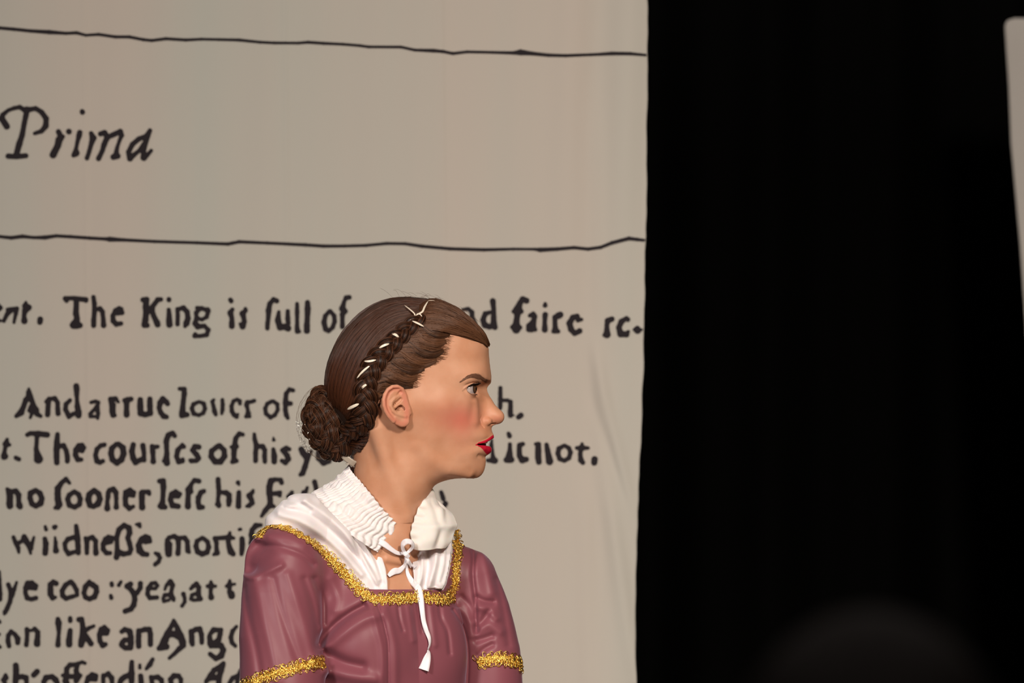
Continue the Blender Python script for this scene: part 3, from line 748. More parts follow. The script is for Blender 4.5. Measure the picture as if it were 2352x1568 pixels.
def F_head(p):
    p = p.copy(); p[:, 2] = np.abs(p[:, 2])
    u, v, w = p.T
    f = F_skull(p)
    near = (u > 1030) & (w < 120) & (v > 850) & (v < 1070)
    if near.any():
        q = p[near]; g = f[near]; uu, vv, ww = q.T
        # brow ridge, cheek
        g = smin(g, s_chain(q, [(1070, 872, 80, 5), (1090, 866, 64, 6), (1108, 868, 42, 6), (1118, 872, 22, 4)]), 14)
        # eye socket and lids
        g = smax(g, -s_ell(q, (1092, 897, 50), (17, 13, 20)), 10)
        ed = np.linalg.norm(q - EYE, axis=1)
        de = q - EYE; az = np.degrees(np.arctan2(de[:, 2], de[:, 0])); el = np.degrees(np.arctan2(-de[:, 1], np.hypot(de[:, 0], de[:, 2])))
        lid = ed - (ER + 2.6)
        lid = smin(lid, s_chain(q, [(1100, 892, 34, 3), (1090, 884, 66, 3.4), (1068, 890, 80, 2.5)]), 4)
        g = smin(g, lid, 6)
        # opening of the lids
        c_ = np.clip((96 - az) / 34, 0, 1) * np.clip((az + 52) / 25, 0, 1)
        up = 22 * np.sqrt(c_ + 1e-6); dn = -29 * np.sqrt(c_ + 1e-6)
        op = np.maximum(el - up, dn - el) * ER / 57.3
        op = np.maximum(op, np.maximum(az - 96, -54 - az) * ER / 57.3)
        op = np.maximum(op, ER * 0.6 - ed)
        g = smax(g, -np.maximum(op, -20), 1.0)
        # soft crease above the upper lid
        g = smax(g, -s_chain(q, [(1096, 877, 56, 1.0), (1086, 878, 72, 1.2), (1072, 884, 84, 1.0), (1062, 894, 90, 0.6)]), 4)
        # cheek edge under the eye
        g = smin(g, s_chain(q, [(1087, 925, 49, 6), (1089, 945, 49, 6), (1088, 965, 47, 6)]), 18)
        # wing of the nose, its crease, the tip, the nostril
        g = smin(g, s_ell(q, (1117, 967, 23), (12.5, 9.6, 8.6)), 5)
        g = smin(g, s_ell(q, (1145, 957.5, 0), (11.4, 12.5, 12.5)), 7)
        g = smax(g, -s_chain(q, [(1108, 954, 33, 0.8), (1102.5, 963, 36, 1.6), (1104.5, 973, 36, 1.8), (1111, 980, 33, 1.2)]), 3)
        g = smax(g, -s_chain(q, [(1120, 975, 13, 2.6), (1128, 972.5, 12, 3.4), (1137, 972.5, 9, 3.0)]), 2.0)
        g = smax(g, -s_chain(q, [(1120.5, 972.5, 24, 1.0), (1127, 969.0, 22.5, 1.7), (1134, 969.5, 20, 1.5), (1140, 971.5, 17, 0.8)]), 1.5)
        # lips
        g = smin(g, s_chain(q, [(1129, 1003.6, 0, 4.6), (1128.5, 1003, 6, 4.8), (1123, 1007.5, 18, 4.4), (1112, 1014, 31, 3.6), (1097, 1019.5, 42, 2.4)]), 4)
        g = smin(g, s_chain(q, [(1122.5, 1032, 0, 6.2), (1119.5, 1031.5, 12, 6.2), (1111.5, 1028.5, 27, 5.0), (1098, 1022.5, 41, 2.6)]), 4)
        g = smax(g, -s_chain(q, [(1119, 1050.5, 0, 0.5), (1110, 1049, 24, 0.5), (1100, 1046, 36, 0.1)]), 10)
        cut = np.maximum(MD(uu, vv), ww - 44 + 0)
        g = smax(g, -cut, 1.0)
        f[near] = g
    # ear
    e = (u > 860) & (u < 960) & (v > 868) & (v < 995) & (w > 90)
    if e.any():
        q = p[e]; g = f[e]
        g = smin(g, s_ell(q, (926, 930, 112), (18, 34, 14)), 6)
        f[e] = smin(g, F_ear(q), 2.5)
    # jaw line and the neck muscle behind it
    n = (v > 940) & (v < 1330)
    if n.any():
        f[n] = smin(f[n], s_chain(p[n], [(868, 985, 100, 14), (890, 1060, 86, 14), (918, 1140, 72, 13), (932, 1180, 64, 12)]), 26)
        f[n] = smin(f[n], s_chain(p[n], [(962, 1022, 72, 16), (990, 1052, 66, 14), (1030, 1074, 52, 12), (1075, 1086, 26, 10)]), 14)
    return f
# ------------------------------------------------------------------ neck, torso and dress volumes
YAW = math.radians(39)
CF, SF = math.cos(YAW), math.sin(YAW)
CX = 868.0
def B(a, b, v):
    """body axes (a to her left, b to her front) -> figure coordinates"""
    return (CX + CF * a + SF * b, v, -SF * a + CF * b)
def Bc(rows): return [(*B(a, b, v), r) for a, b, v, r in rows]
def body_ab(p):
    du = p[:, 0] - CX; w = p[:, 2]
    return CF * du - SF * w, SF * du + CF * w
RB = np.array([[CF, 0, SF], [0, 1, 0], [-SF, 0, CF]])   # columns: lateral, vertical, forward

def F_neck(p): return s_chain(p, [(903, 1075, 0, 80), (884, 1180, 6, 82), (874, 1235, 10, 90)])
def F_torso(p, bust=True):
    f = s_ell(p, B(0, -10, 1425), (215, 178, 112), RB)
    f = smin(f, s_chain(p, Bc([(-235, -12, 1318, 56), (-120, -12, 1288, 62), (0, -8, 1290, 74), (120, -12, 1288, 62), (235, -12, 1318, 56)])), 40)
    f = smin(f, s_chain(p, Bc([(-150, -45, 1262, 30), (-60, -50, 1180, 40), (60, -50, 1180, 40), (150, -45, 1262, 30)])), 40)
    f = smin(f, s_ell(p, B(0, 30, 1400), (150, 110, 88), RB), 40)
    if bust:
        f = smin(f, np.minimum(s_ell(p, B(-80, 78, 1490), (92, 100, 66), RB), s_ell(p, B(84, 78, 1490), (92, 100, 66), RB)), 60)
    f = smin(f, s_ell(p, B(14, 10, 1660), (205, 270, 138), RB), 60)
    return f

def F_body(p):
    f = F_head(p)
    t = smin(F_neck(p), F_torso(p, False) + 5, 34)
    low = p[:, 1] > 1180
    t = np.where(low, smin(t, s_chain(p, Bc([(8, 92, 1288, 5), (45, 82, 1282, 5)])), 10), t)
    t = np.where(low, smin(t, s_chain(p, Bc([(-8, 92, 1288, 5), (-40, 82, 1282, 5)])), 10), t)
    t = np.where(low, smax(t, -s_ell(p, B(0, 106, 1280), (12, 16, 12)), 10), t)
    f = np.where(p[:, 1] > 1200, t, smin(f, t, 22))
    return f

# folds: (height, width, polyline in photo px); negative = valley
FOLDS = [
 (-11, 9, [(735, 1478), (748, 1456), (775, 1430), (806, 1408), (835, 1392)]),
 (7, 14, [(735, 1508), (770, 1470), (830, 1425), (870, 1412)]),
 (-9, 13, [(748, 1500), (790, 1520), (830, 1530)]), (7, 15, [(750, 1540), (800, 1552), (860, 1560)]),
 (-5, 9, [(722, 1330), (742, 1380), (745, 1430)]), (4, 12, [(760, 1330), (775, 1370), (770, 1400)]),
 (-3.2, 3.2, [(868, 1390), (880, 1425), (886, 1450), (892, 1490), (893, 1620)]),
 (3, 9, [(884, 1395), (900, 1450), (908, 1500), (908, 1600)]), (3.4, 8, [(854, 1400), (868, 1450), (878, 1500), (878, 1600)]),
 (-2.6, 4, [(914, 1392), (918, 1420), (926, 1448)]), (-2.6, 5, [(960, 1392), (966, 1425), (970, 1452)]), (-3, 5, [(1010, 1392), (1014, 1420), (1028, 1450), (1034, 1500)]),
 (2.2, 7, [(938, 1392), (944, 1430), (950, 1470)]), (2.2, 7, [(990, 1392), (994, 1430), (1000, 1480)]),
 (-2.6, 3.2, [(1040, 1400), (1058, 1428), (1070, 1460), (1076, 1510), (1072, 1600)]),
 (-4, 7, [(1060, 1370), (1080, 1392), (1088, 1420)]), (3, 8, [(1058, 1395), (1076, 1425), (1082, 1460)]),
 # near sleeve
 (-32, 11, [(590, 1254), (576, 1270), (568, 1290), (571, 1304)]), (-18, 26, [(606, 1266), (598, 1284), (588, 1298)]), (6, 8, [(550, 1304), (553, 1280), (570, 1254), (590, 1240)]), (6, 9, [(560, 1318), (580, 1324), (606, 1314), (644, 1298)]),
 (3, 12, [(620, 1232), (660, 1232), (700, 1250)]), (-3.5, 7, [(604, 1254), (640, 1256), (690, 1272), (720, 1296)]),
 (3.5, 13, [(585, 1330), (600, 1400), (620, 1480), (640, 1560)]), (-3.5, 9, [(560, 1350), (572, 1420), (590, 1500), (600, 1570)]), (-3, 9, [(628, 1330), (645, 1400), (668, 1470), (690, 1530)]),
 (3.5, 12, [(660, 1320), (685, 1390), (705, 1450), (722, 1520)]), (-4, 9, [(700, 1330), (716, 1380), (726, 1430), (734, 1500)]),
 # far sleeve
 (-7, 5, [(1087, 1240), (1088, 1280), (1086, 1320), (1092, 1380), (1094, 1450)]), (-6, 7, [(1096, 1372), (1112, 1380), (1132, 1382)]), (5, 9, [(1100, 1395), (1120, 1400), (1140, 1420)]),
 (-7, 8, [(1096, 1440), (1110, 1424), (1122, 1404)]), (-6, 8, [(1096, 1470), (1112, 1466), (1128, 1460)]), (4, 10, [(1105, 1440), (1125, 1435), (1150, 1450)]), (-5, 7, [(1098, 1505), (1112, 1490), (1130, 1480)]),
 (3, 9, [(1105, 1260), (1120, 1310), (1130, 1360)]), (-2.5, 8, [(1140, 1330), (1155, 1400), (1168, 1480)]),
]
FOLDS = [(a * (1.35 if abs(a) < 12 else 1.1), w, smooth_curve(np.array(l, float), step=7)) for a, w, l in FOLDS]
def fold_field(px, py, folds=FOLDS):
    s = np.zeros(px.shape)
    for a, wd, l in folds:
        m = (px > l[:, 0].min() - 3 * wd) & (px < l[:, 0].max() + 3 * wd) & (py > l[:, 1].min() - 3 * wd) & (py < l[:, 1].max() + 3 * wd)
        if m.any():
            d = d_poly2(px[m], py[m], l); s[m] += a * np.exp(-(d / wd) ** 2)
    return s
_fx, _fy = np.meshgrid(520 + 1.5 * np.arange(480), 1180 + 1.5 * np.arange(380), indexing='ij')
FG = Grid2((520, 1180), 1.5, fold_field(_fx, _fy))

NECKLINE = [(592, 1236), (600, 1222), (616, 1210), (636, 1208), (662, 1214), (690, 1226), (716, 1242), (742, 1262), (770, 1288), (797, 1314), (820, 1336), (838, 1352), (856, 1353), (900, 1353.5), (960, 1353), (1000, 1354), (1018, 1355),
            (1026, 1340), (1033, 1310), (1038, 1280), (1041, 1250), (1042, 1225), (1044, 1205)]
CUT = NECKLINE + [(1060, 1190), (1075, 1100), (560, 1100), (560, 1200), (575, 1222)]
_fx2, _fy2 = np.meshgrid(520 + 1.5 * np.arange(400), 1080 + 1.5 * np.arange(240), indexing='ij')
CUTG = Grid2((520, 1080), 1.5, np.clip(sd_poly(_fx2, _fy2, CUT), -60, 200))

NS = Us([(652, 1296, 150, 90), (648, 1380, 168, 93), (645, 1470, 185, 95), (650, 1600, 205, 98), (655, 1760, 215, 92)])
FS = Us([(1067, 1334, -150, 76), (1094, 1412, -150, 80), (1112, 1500, -150, 84), (1120, 1600, -145, 84), (1122, 1760, -140, 78)])
def F_nsleeve(p): return s_chain(p, NS)
def F_fsleeve(p): return s_chain(p, FS)
def F_bod0(p): return F_torso(p) - 7
def F_dress_raw(p):
    f = smin(smin(F_bod0(p), F_nsleeve(p), 16), F_fsleeve(p), 12)
    px, py = proj(p)
    nb_ = 152 + np.clip(p[:, 1] - 1296, 0, 400) * 0.17
    m_ = sstep(690, 775, p[:, 0])
    f = f - FG(px, py) * (sstep(nb_ - 2, nb_ + 38, p[:, 2]) * (1 - m_) + sstep(-160, -118, p[:, 2]) * m_)
    f = f - 0.8 * np.sin(px * 0.055 + py * 0.021) * np.sin(py * 0.043 - px * 0.013)
    return f
def F_dress(p):
    f = F_dress_raw(p)
    px, py = proj(p); a, b = body_ab(p)
    cut = CUTG(px, py)
    front = np.maximum(cut, -(b + 40))
    back = np.maximum(np.maximum(p[:, 1] - 1250 + 0.0009 * a * a * 0.2, b - 5), np.abs(a) - 262)
    return smax(f, -np.minimum(front, back), 2.0)

def classify(V, Q):
    c = V[Q].mean(1)
    d = np.stack([F_bod0(c), F_nsleeve(c), F_fsleeve(c)], 1)
    # armhole seams sit on the shoulder point, further out than where the sleeve volume ends
    a, b = body_ab(c)
    up = sstep(1420, 1330, c[:, 1]) if False else np.clip((1400 - c[:, 1]) / 80, 0, 1)
    d[:, 1] += up * np.clip((a + 238) * 1.2, -80, 80); d[:, 2] += up * np.clip((238 - a) * 1.2, -80, 80)
    return d.argmin(1)

def sub_mesh(V, Q, m):
    q = Q[m]; used, inv = np.unique(q, return_inverse=True)
    return V[used], inv.reshape(q.shape)
# ------------------------------------------------------------------ the woman
import time
_t0 = time.time()
def log(s): print('STEP', s, round(time.time() - _t0, 1))

# skin
m_skin = mat('skin', (0.80, 0.47, 0.33), 0.48, Subsurface_Weight=0.12, Subsurface_Scale=0.004, Specular_IOR_Level=0.35)
m_skin.node_tree.nodes['Principled BSDF'].inputs['Subsurface Radius'].default_value = (1.0, 0.35, 0.2)
nt, b, L = nodes(m_skin)
at = nt.nodes.new('ShaderNodeAttribute'); at.attribute_name = 'makeup'
sep = nt.nodes.new('ShaderNodeSeparateColor'); L.new(at.outputs['Color'], sep.inputs[0])
ns = nt.nodes.new('ShaderNodeTexNoise'); ns.inputs['Scale'].default_value = 35; ns.inputs['Detail'].default_value = 5
tc = nt.nodes.new('ShaderNodeTexCoord'); L.new(tc.outputs['Object'], ns.inputs['Vector'])
def mix(fac, a, c):
    n = nt.nodes.new('ShaderNodeMix'); n.data_type = 'RGBA'
    if isinstance(fac, float): n.inputs[0].default_value = fac
    else: L.new(fac, n.inputs[0])
    for i, x in ((6, a), (7, c)):
        if isinstance(x, tuple): n.inputs[i].default_value = (*x, 1)
        else: L.new(x, n.inputs[i])
    return n.outputs[2]
rp = nt.nodes.new('ShaderNodeValToRGB'); L.new(ns.outputs['Fac'], rp.inputs['Fac'])
rp.color_ramp.elements[0].position = 0.3; rp.color_ramp.elements[0].color = (0.545, 0.255, 0.142, 1)
rp.color_ramp.elements[1].position = 0.7; rp.color_ramp.elements[1].color = (0.62, 0.325, 0.202, 1)
c1 = mix(sep.outputs[0], rp.outputs[0], (0.66, 0.15, 0.11))      # rouge
c2 = mix(sep.outputs[1], c1, (0.52, 0.012, 0.035))               # lipstick
c3 = mix(sep.outputs[2], c2, (0.10, 0.03, 0.016))                # brow and lash line powder, inside of mouth
L.new(c3, b.inputs['Base Color'])
mr = nt.nodes.new('ShaderNodeMapRange'); mr.inputs['To Min'].default_value = 0.5; mr.inputs['To Max'].default_value = 0.28
L.new(sep.outputs[1], mr.inputs['Value']); L.new(mr.outputs[0], b.inputs['Roughness'])
nb = nt.nodes.new('ShaderNodeTexNoise'); nb.inputs['Scale'].default_value = 700; nb.inputs['Detail'].default_value = 3
bp = nt.nodes.new('ShaderNodeBump'); bp.inputs['Strength'].default_value = 0.08; bp.inputs['Distance'].default_value = 0.0006
L.new(tc.outputs['Object'], nb.inputs['Vector']); L.new(nb.outputs['Fac'], bp.inputs['Height']); L.new(bp.outputs[0], b.inputs['Normal'])

woman = empty('person', (-0.16, 0, 0.0), label='young woman in profile, braided brown hair, mauve satin dress over white ruffled blouse', category='person')

HB = 1.5
V, Q = extract(F_body, (742, 672, -178), (1166, 1420, 178), HB)
log('body %d' % len(V))
body = mesh_obj('body', W(V), Q, m_skin)
def split_region(o, test, cuts):
    """denser mesh where small painted shapes need clean borders"""
    import bmesh
    bm = bmesh.new(); bm.from_mesh(o.data)
    ed = [e for e in bm.edges if test(e.verts[0].co) and test(e.verts[1].co)]
    bmesh.ops.subdivide_edges(bm, edges=ed, cuts=cuts, use_grid_fill=True)
    bm.to_mesh(o.data); bm.free()
def fig(co): return np.array([1176 + co[0] / S, 784 - (co[2] - ZC) / S, -co[1] / S])
def in_lips(co):
    u, v, w = 1176 + co[0] / S, 784 - (co[2] - ZC) / S, -co[1] / S
    return (1088 < u < 1140 and 994 < v < 1050 and abs(w) < 56) or (1060 < u < 1110 and 872 < v < 912 and abs(w) > 20)
split_region(body, in_lips, 2)
me = body.data
co = np.empty(len(me.vertices) * 3, np.float32); me.vertices.foreach_get('co', co); co = co.reshape(-1, 3).astype(float)
Fg = np.stack([1176 + co[:, 0] / S, 784 - (co[:, 2] - ZC) / S, -co[:, 1] / S], 1)
m = np.array([(1088 < a[0] < 1140 and 994 < a[1] < 1050 and abs(a[2]) < 56) or (1060 < a[0] < 1110 and 872 < a[1] < 912) for a in Fg])
q = Fg[m]
for _ in range(2):
    g = grad(F_body, q, 0.25); f = F_body(q); q = q - np.clip(f / np.maximum((g * g).sum(1), 0.3), -0.5, 0.5)[:, None] * g
Fg[m] = q; me.vertices.foreach_set('co', W(Fg).astype(np.float32).ravel()); me.update()
me.polygons.foreach_set('use_smooth', np.ones(len(me.polygons), dtype=bool))
# make-up masks
u, v, w = Fg[:, 0], Fg[:, 1], np.abs(Fg[:, 2])
rouge = 0.22 * np.exp(-(((u - 1066) / 30) ** 2 + ((v - 962) / 26) ** 2)) + 0.38 * np.exp(-(((u - 1048) / 60) ** 2 + ((v - 958) / 36) ** 2)) + 0.12 * np.exp(-(((u - 1062) / 26) ** 2 + ((v - 1000) / 34) ** 2))
rouge += 0.22 * np.exp(-(((u - 1143) / 14) ** 2 + ((v - 962) / 10) ** 2)) + 0.38 * ((ear_w(u, v) - 14 < w) & (u < 946) & (u > 872) & (v > 874) & (v < 986)) * np.exp(-((ED(u, v) + 9) / 7) ** 2)
rouge = np.clip(rouge * 1.15, 0, 0.85)
lu = sd_poly(u, v, LIP_U); ll = sd_poly(u, v, LIP_L)
lips = np.clip(0.5 - np.minimum(lu, ll) / 0.9, 0, 1) * (w < 52)
dark = np.clip(0.5 - MD(u, v) / 1.0, 0, 1) * (w < 47) * ((u < 1112) | (w > 8)) * (MD(u, v) < -0.2) * 0.85
brow = smooth_curve(np.array([(1062, 874), (1074, 866.5), (1087, 863), (1098, 864.5), (1107, 869), (1115, 874), (1121, 877)], float), step=2)
bw = np.interp(np.arange(len(brow)), [0, len(brow) * .3, len(brow) * .6, len(brow)], [0.8, 2.4, 4.4, 4.8])
db = np.full(len(u), 99.0)
nearb = (v > 850) & (v < 892) & (u > 1050)
for i in range(len(brow)):
    db[nearb] = np.minimum(db[nearb], np.hypot(u[nearb] - brow[i, 0], v[nearb] - brow[i, 1]) - bw[i])
dark = np.maximum(dark, 0.30 * np.clip(0.5 - db / 4.0, 0, 1))
# liner along the upper lid, darker inner rim
de = np.stack([u, v, w], 1) - EYE; ed = np.linalg.norm(de, axis=1)
az = np.degrees(np.arctan2(de[:, 2], de[:, 0])); el = np.degrees(np.arctan2(-de[:, 1], np.hypot(de[:, 0], de[:, 2])))
cc = np.clip((96 - az) / 34, 0, 1) * np.clip((az + 52) / 25, 0, 1)
line = (ed < ER + 4.2) & (el > 22 * np.sqrt(cc) - 6) & (el < 22 * np.sqrt(cc) + 7) & (az > -20) & (az < 94)
liner = smooth_curve(np.array([(1063, 897), (1068, 892.5), (1075, 887.5), (1084, 883.6), (1094, 881.5), (1103, 880.6)], float), step=1.5)
mm = (u > 1055) & (u < 1110) & (v > 870) & (v < 905) & (w > 30)
dl = np.full(len(u), 99.0); dl[mm] = d_poly2(u[mm], v[mm], liner)
line = np.maximum(line * 0.9, np.clip(1.3 - dl / 1.9, 0, 1) * np.clip((u - 1060) / 16, 0.35, 1))
dark = np.maximum(dark, 0.95 * line); dark = np.maximum(dark, 0.35 * ((ed < ER + 3.4) & (el < -29 * np.sqrt(cc) + 4) & (el > -29 * np.sqrt(cc) - 4) & (az > 0) & (az < 94)))
col = np.stack([rouge, lips, dark, np.ones_like(u)], 1).astype(np.float32)
ca = me.color_attributes.new('makeup', 'FLOAT_COLOR', 'POINT'); ca.data.foreach_set('color', col.ravel())
put_under(body, woman)
log('skin done')

# eyes
m_eye = mat('eyeball', (0.80, 0.74, 0.70), 0.12, Coat_Weight=1.0, Coat_Roughness=0.03)
nt, b, L = nodes(m_eye)
tc = nt.nodes.new('ShaderNodeTexCoord'); se = nt.nodes.new('ShaderNodeSeparateXYZ'); L.new(tc.outputs['Object'], se.inputs[0])
# the eye looks along local +X; radius from that axis picks pupil, iris, white
mt = nt.nodes.new('ShaderNodeVectorMath'); mt.operation = 'MULTIPLY'; mt.inputs[1].default_value = (0, 1, 1); L.new(tc.outputs['Object'], mt.inputs[0])
ln = nt.nodes.new('ShaderNodeVectorMath'); ln.operation = 'LENGTH'; L.new(mt.outputs[0], ln.inputs[0])
mr = nt.nodes.new('ShaderNodeMapRange'); mr.inputs['From Max'].default_value = 0.010; L.new(ln.outputs['Value'], mr.inputs['Value'])
rp = nt.nodes.new('ShaderNodeValToRGB'); L.new(mr.outputs[0], rp.inputs['Fac'])
cr = rp.color_ramp; cr.elements[0].position = 0.0; cr.elements[0].color = (0.004, 0.003, 0.003, 1); cr.elements[1].position = 0.19; cr.elements[1].color = (0.004, 0.003, 0.003, 1)
for ps, c_ in ((0.22, (0.10, 0.045, 0.02, 1)), (0.50, (0.06, 0.03, 0.018, 1)), (0.56, (0.02, 0.012, 0.01, 1)), (0.62, (0.34, 0.28, 0.27, 1)), (1.0, (0.42, 0.34, 0.32, 1))):
    e = cr.elements.new(ps); e.color = c_
L.new(rp.outputs[0], b.inputs['Base Color'])
for sgn in (1, -1):
    nu, nv = 40, 28
    th = np.linspace(0, np.pi, nv); ph = np.linspace(0, 2 * np.pi, nu, endpoint=False)
    T_, P_ = np.meshgrid(th, ph, indexing='ij')
    r = (ER - 0.4) * S * (1 + 0.09 * np.exp(-(T_ / 0.42) ** 2 * 1.2))
    X = r * np.cos(T_); Y = r * np.sin(T_) * np.cos(P_); Z = r * np.sin(T_) * np.sin(P_)
    vv = np.stack([X, Y, Z], -1).reshape(-1, 3); idx = np.arange(nu * nv).reshape(nv, nu); nx_ = np.roll(idx, -1, 1)
    qq = np.stack([idx[:-1], nx_[:-1], nx_[1:], idx[1:]], -1).reshape(-1, 4)
    eye = mesh_obj('eyeball', vv, qq, m_eye)
    c = EYE.copy(); c[2] *= sgn
    eye.location = W(c); eye.rotation_euler = (0, math.radians(-3), math.radians(-24 if sgn > 0 else -14))
    put_under(eye, woman); eye['label'] = 'brown iris in a glossy white eye'
# teeth
m_teeth = mat('teeth', (0.82, 0.74, 0.64), 0.25)
mb = MB()
for k in range(-4, 5):
    a = k * 0.30; c = np.array([1104 + 14 * math.cos(a), 1013.0 - abs(k) * 0.1, 27 * math.sin(a)])
    nu, nv = 10, 7
    T_, P_ = np.meshgrid(np.linspace(0, np.pi, nv), np.linspace(0, 2 * np.pi, nu, endpoint=False), indexing='ij')
    d = np.stack([2.6 * np.sin(T_) * np.cos(P_), -5.0 * np.cos(T_), 4.0 * np.sin(T_) * np.sin(P_)], -1).reshape(-1, 3)
    R_ = np.array([[math.cos(a), 0, -math.sin(a)], [0, 1, 0], [math.sin(a), 0, math.cos(a)]])
    idx = np.arange(nu * nv).reshape(nv, nu); nx_ = np.roll(idx, -1, 1)
    mb.add(W(c + d @ R_.T), np.stack([idx[:-1], nx_[:-1], nx_[1:], idx[1:]], -1).reshape(-1, 4))
put_under(mb.build('teeth', m_teeth), woman)

m_tongue = mat('mouth_inside', (0.055, 0.008, 0.008), 0.35)
V, Q = extract(lambda p: s_ell(p, (1097, 1020.5, 0), (20, 8.5, 30)), (1070, 1005, -36), (1122, 1036, 36), 2.0)
put_under(mesh_obj('tongue', W(V), Q, m_tongue), woman)
# ------------------------------------------------------------------ dress
m_satin = mat('mauve_satin', (0.235, 0.070, 0.092), 0.46, Sheen_Weight=0.36, Sheen_Roughness=0.35, Specular_IOR_Level=0.30)
m_satin.node_tree.nodes['Principled BSDF'].inputs['Sheen Tint'].default_value = (0.75, 0.6, 0.85, 1)
nt, b, L = nodes(m_satin)
tc = nt.nodes.new('ShaderNodeTexCoord'); n2 = nt.nodes.new('ShaderNodeTexNoise'); n2.inputs['Scale'].default_value = 28; n2.inputs['Detail'].default_value = 4
bp = nt.nodes.new('ShaderNodeBump'); bp.inputs['Strength'].default_value = 0.12; bp.inputs['Distance'].default_value = 0.003
L.new(tc.outputs['Object'], n2.inputs['Vector']); L.new(n2.outputs['Fac'], bp.inputs['Height']); L.new(bp.outputs[0], b.inputs['Normal'])
HD = 2.4
V, Q = extract(F_dress, (530, 1190, -262), (1222, 1700, 330), HD)
log('dress %d' % len(V))
cls = classify(V, Q)
for k, nm in ((0, 'bodice'), (1, 'sleeve'), (2, 'sleeve')):
    v_, q_ = sub_mesh(V, Q, cls == k)
    o = mesh_obj(nm, W(v_), q_, m_satin); put_under(o, woman)
    if k == 0: o['label'] = 'mauve satin bodice with a wide square neckline'
# ------------------------------------------------------------------ hair
rng = np.random.default_rng(7)
def hair_mat(name, c0, c1, rough=0.36):
    m = mat(name, c0, rough, Specular_IOR_Level=0.22)
    nt, b, L = nodes(m)
    tc = nt.nodes.new('ShaderNodeTexCoord'); oi = nt.nodes.new('ShaderNodeAttribute'); oi.attribute_name = 'strand'
    rp = nt.nodes.new('ShaderNodeValToRGB'); rp.color_ramp.elements[0].color = (*c0, 1); rp.color_ramp.elements[1].color = tuple(2.2 * x for x in c1) + (1,)
    e = rp.color_ramp.elements.new(0.6); e.color = (*c1, 1)
    L.new(oi.outputs['Fac'], rp.inputs['Fac']); L.new(rp.outputs[0], b.inputs['Base Color'])
    return m
m_hair = hair_mat('brown_hair', (0.008, 0.0034, 0.0020), (0.075, 0.023, 0.009), 0.42)
m_hair_front = hair_mat('light_brown_hair', (0.030, 0.013, 0.007), (0.135, 0.058, 0.028), 0.45)
m_plait = hair_mat('plaited_hair', (0.014, 0.006, 0.0035), (0.13, 0.050, 0.024), 0.38)
m_cap = mat('hair_base', (0.026, 0.011, 0.006), 0.6)

# region of the scalp that carries hair (u, v), both sides alike
HREG = [(1128, 797), (1118, 788), (1104, 780), (1088, 774), (1070, 768), (1050, 764), (1036, 764), (1024, 772), (1018, 786), (1018, 800), (1012, 816), (996, 828), (976, 836), (962, 850), (957, 866), (950, 882), (942, 890), (925, 884), (905, 880), (888, 888),
        (876, 905), (872, 930), (862, 955), (857, 985), (848, 1010), (836, 1028), (822, 1044), (812, 1052), (790, 1050), (700, 1000), (690, 800), (800, 640), (1000, 620), (1128, 700), (1150, 790)]
_hx, _hy = np.meshgrid(730 + 1.5 * np.arange(290), 660 + 1.5 * np.arange(290), indexing='ij')
HD2 = Grid2((730, 660), 1.5, sd_poly(_hx, _hy, HREG))
def F_cap(p):
    d = HD2(p[:, 0], p[:, 1]); t = np.clip(-d * 0.5, -3, 7)
    q = p.copy(); q[:, 2] = np.abs(q[:, 2])
    return F_skull(q) - t
V, Q = extract(F_cap, (738, 672, -150), (1136, 1060, 150), 3.0, c=3)
d = HD2(V[:, 0], V[:, 1]); keep = (d[Q] < -5).all(1)
V2, Q2 = sub_mesh(V, Q, keep)
hair = mesh_obj('hair', W(V2), Q2, m_cap); put_under(hair, woman); hair['label'] = 'brown hair combed back, braided along the side into a low bun'
log('cap')

def F_lay(p):
    d = HD2(p[:, 0], p[:, 1]); return F_skull(p) - np.clip(-d * 0.5, 0, 7)
def lay(u, v, off=0.0, sgn=1.0):
    """height on the scalp for points (u, v)"""
    g = G_(u, v); lo = np.zeros(len(u)); hi = np.full(len(u), 175.0)
    for _ in range(16):
        m = (lo + hi) / 2; f = F_lay(np.stack([u, v, m], -1)) - off
        lo = np.where(f < 0, m, lo); hi = np.where(f < 0, hi, m)
    return (lo + hi) / 2 * sgn

class Strands:
    def __init__(s, seg=3): s.v, s.q, s.c, s.n, s.seg = [], [], [], 0, seg
    def add(s, paths, rad, shade):
        """paths (m, n, 3) figure coords; rad (m,n) ; shade (m,)"""
        paths = np.asarray(paths, float); m, n, _ = paths.shape; seg = s.seg
        T = np.gradient(paths, axis=1); T /= np.linalg.norm(T, axis=2)[..., None] + 1e-9
        up = np.array([0.13, 0.31, 0.94]); N = np.cross(T, up); N /= np.linalg.norm(N, axis=2)[..., None] + 1e-9; Bn = np.cross(T, N)
        a = np.linspace(0, 2 * np.pi, seg, endpoint=False)
        V = paths[:, :, None] + rad[:, :, None, None] * (np.cos(a)[None, None, :, None] * N[:, :, None] + np.sin(a)[None, None, :, None] * Bn[:, :, None])
        idx = np.arange(m * n * seg).reshape(m, n, seg); nx = np.roll(idx, -1, 2)
        Qd = np.stack([idx[:, :-1], idx[:, 1:], nx[:, 1:], nx[:, :-1]], -1).reshape(-1, 4)
        s.v.append(V.reshape(-1, 3)); s.q.append(Qd + s.n); s.c.append(np.repeat(0.6 * np.broadcast_to(np.asarray(shade).reshape(m, -1), (m, n)).ravel(), seg)); s.n += m * n * seg
    def build(s, name, m, parent):
        o = mesh_obj(name, W(np.concatenate(s.v)), np.concatenate(s.q), m)
        c = np.concatenate(s.c).astype(np.float32)
        a = o.data.attributes.new('strand', 'FLOAT', 'POINT'); a.data.foreach_set('value', c)
        o.parent = parent; return o

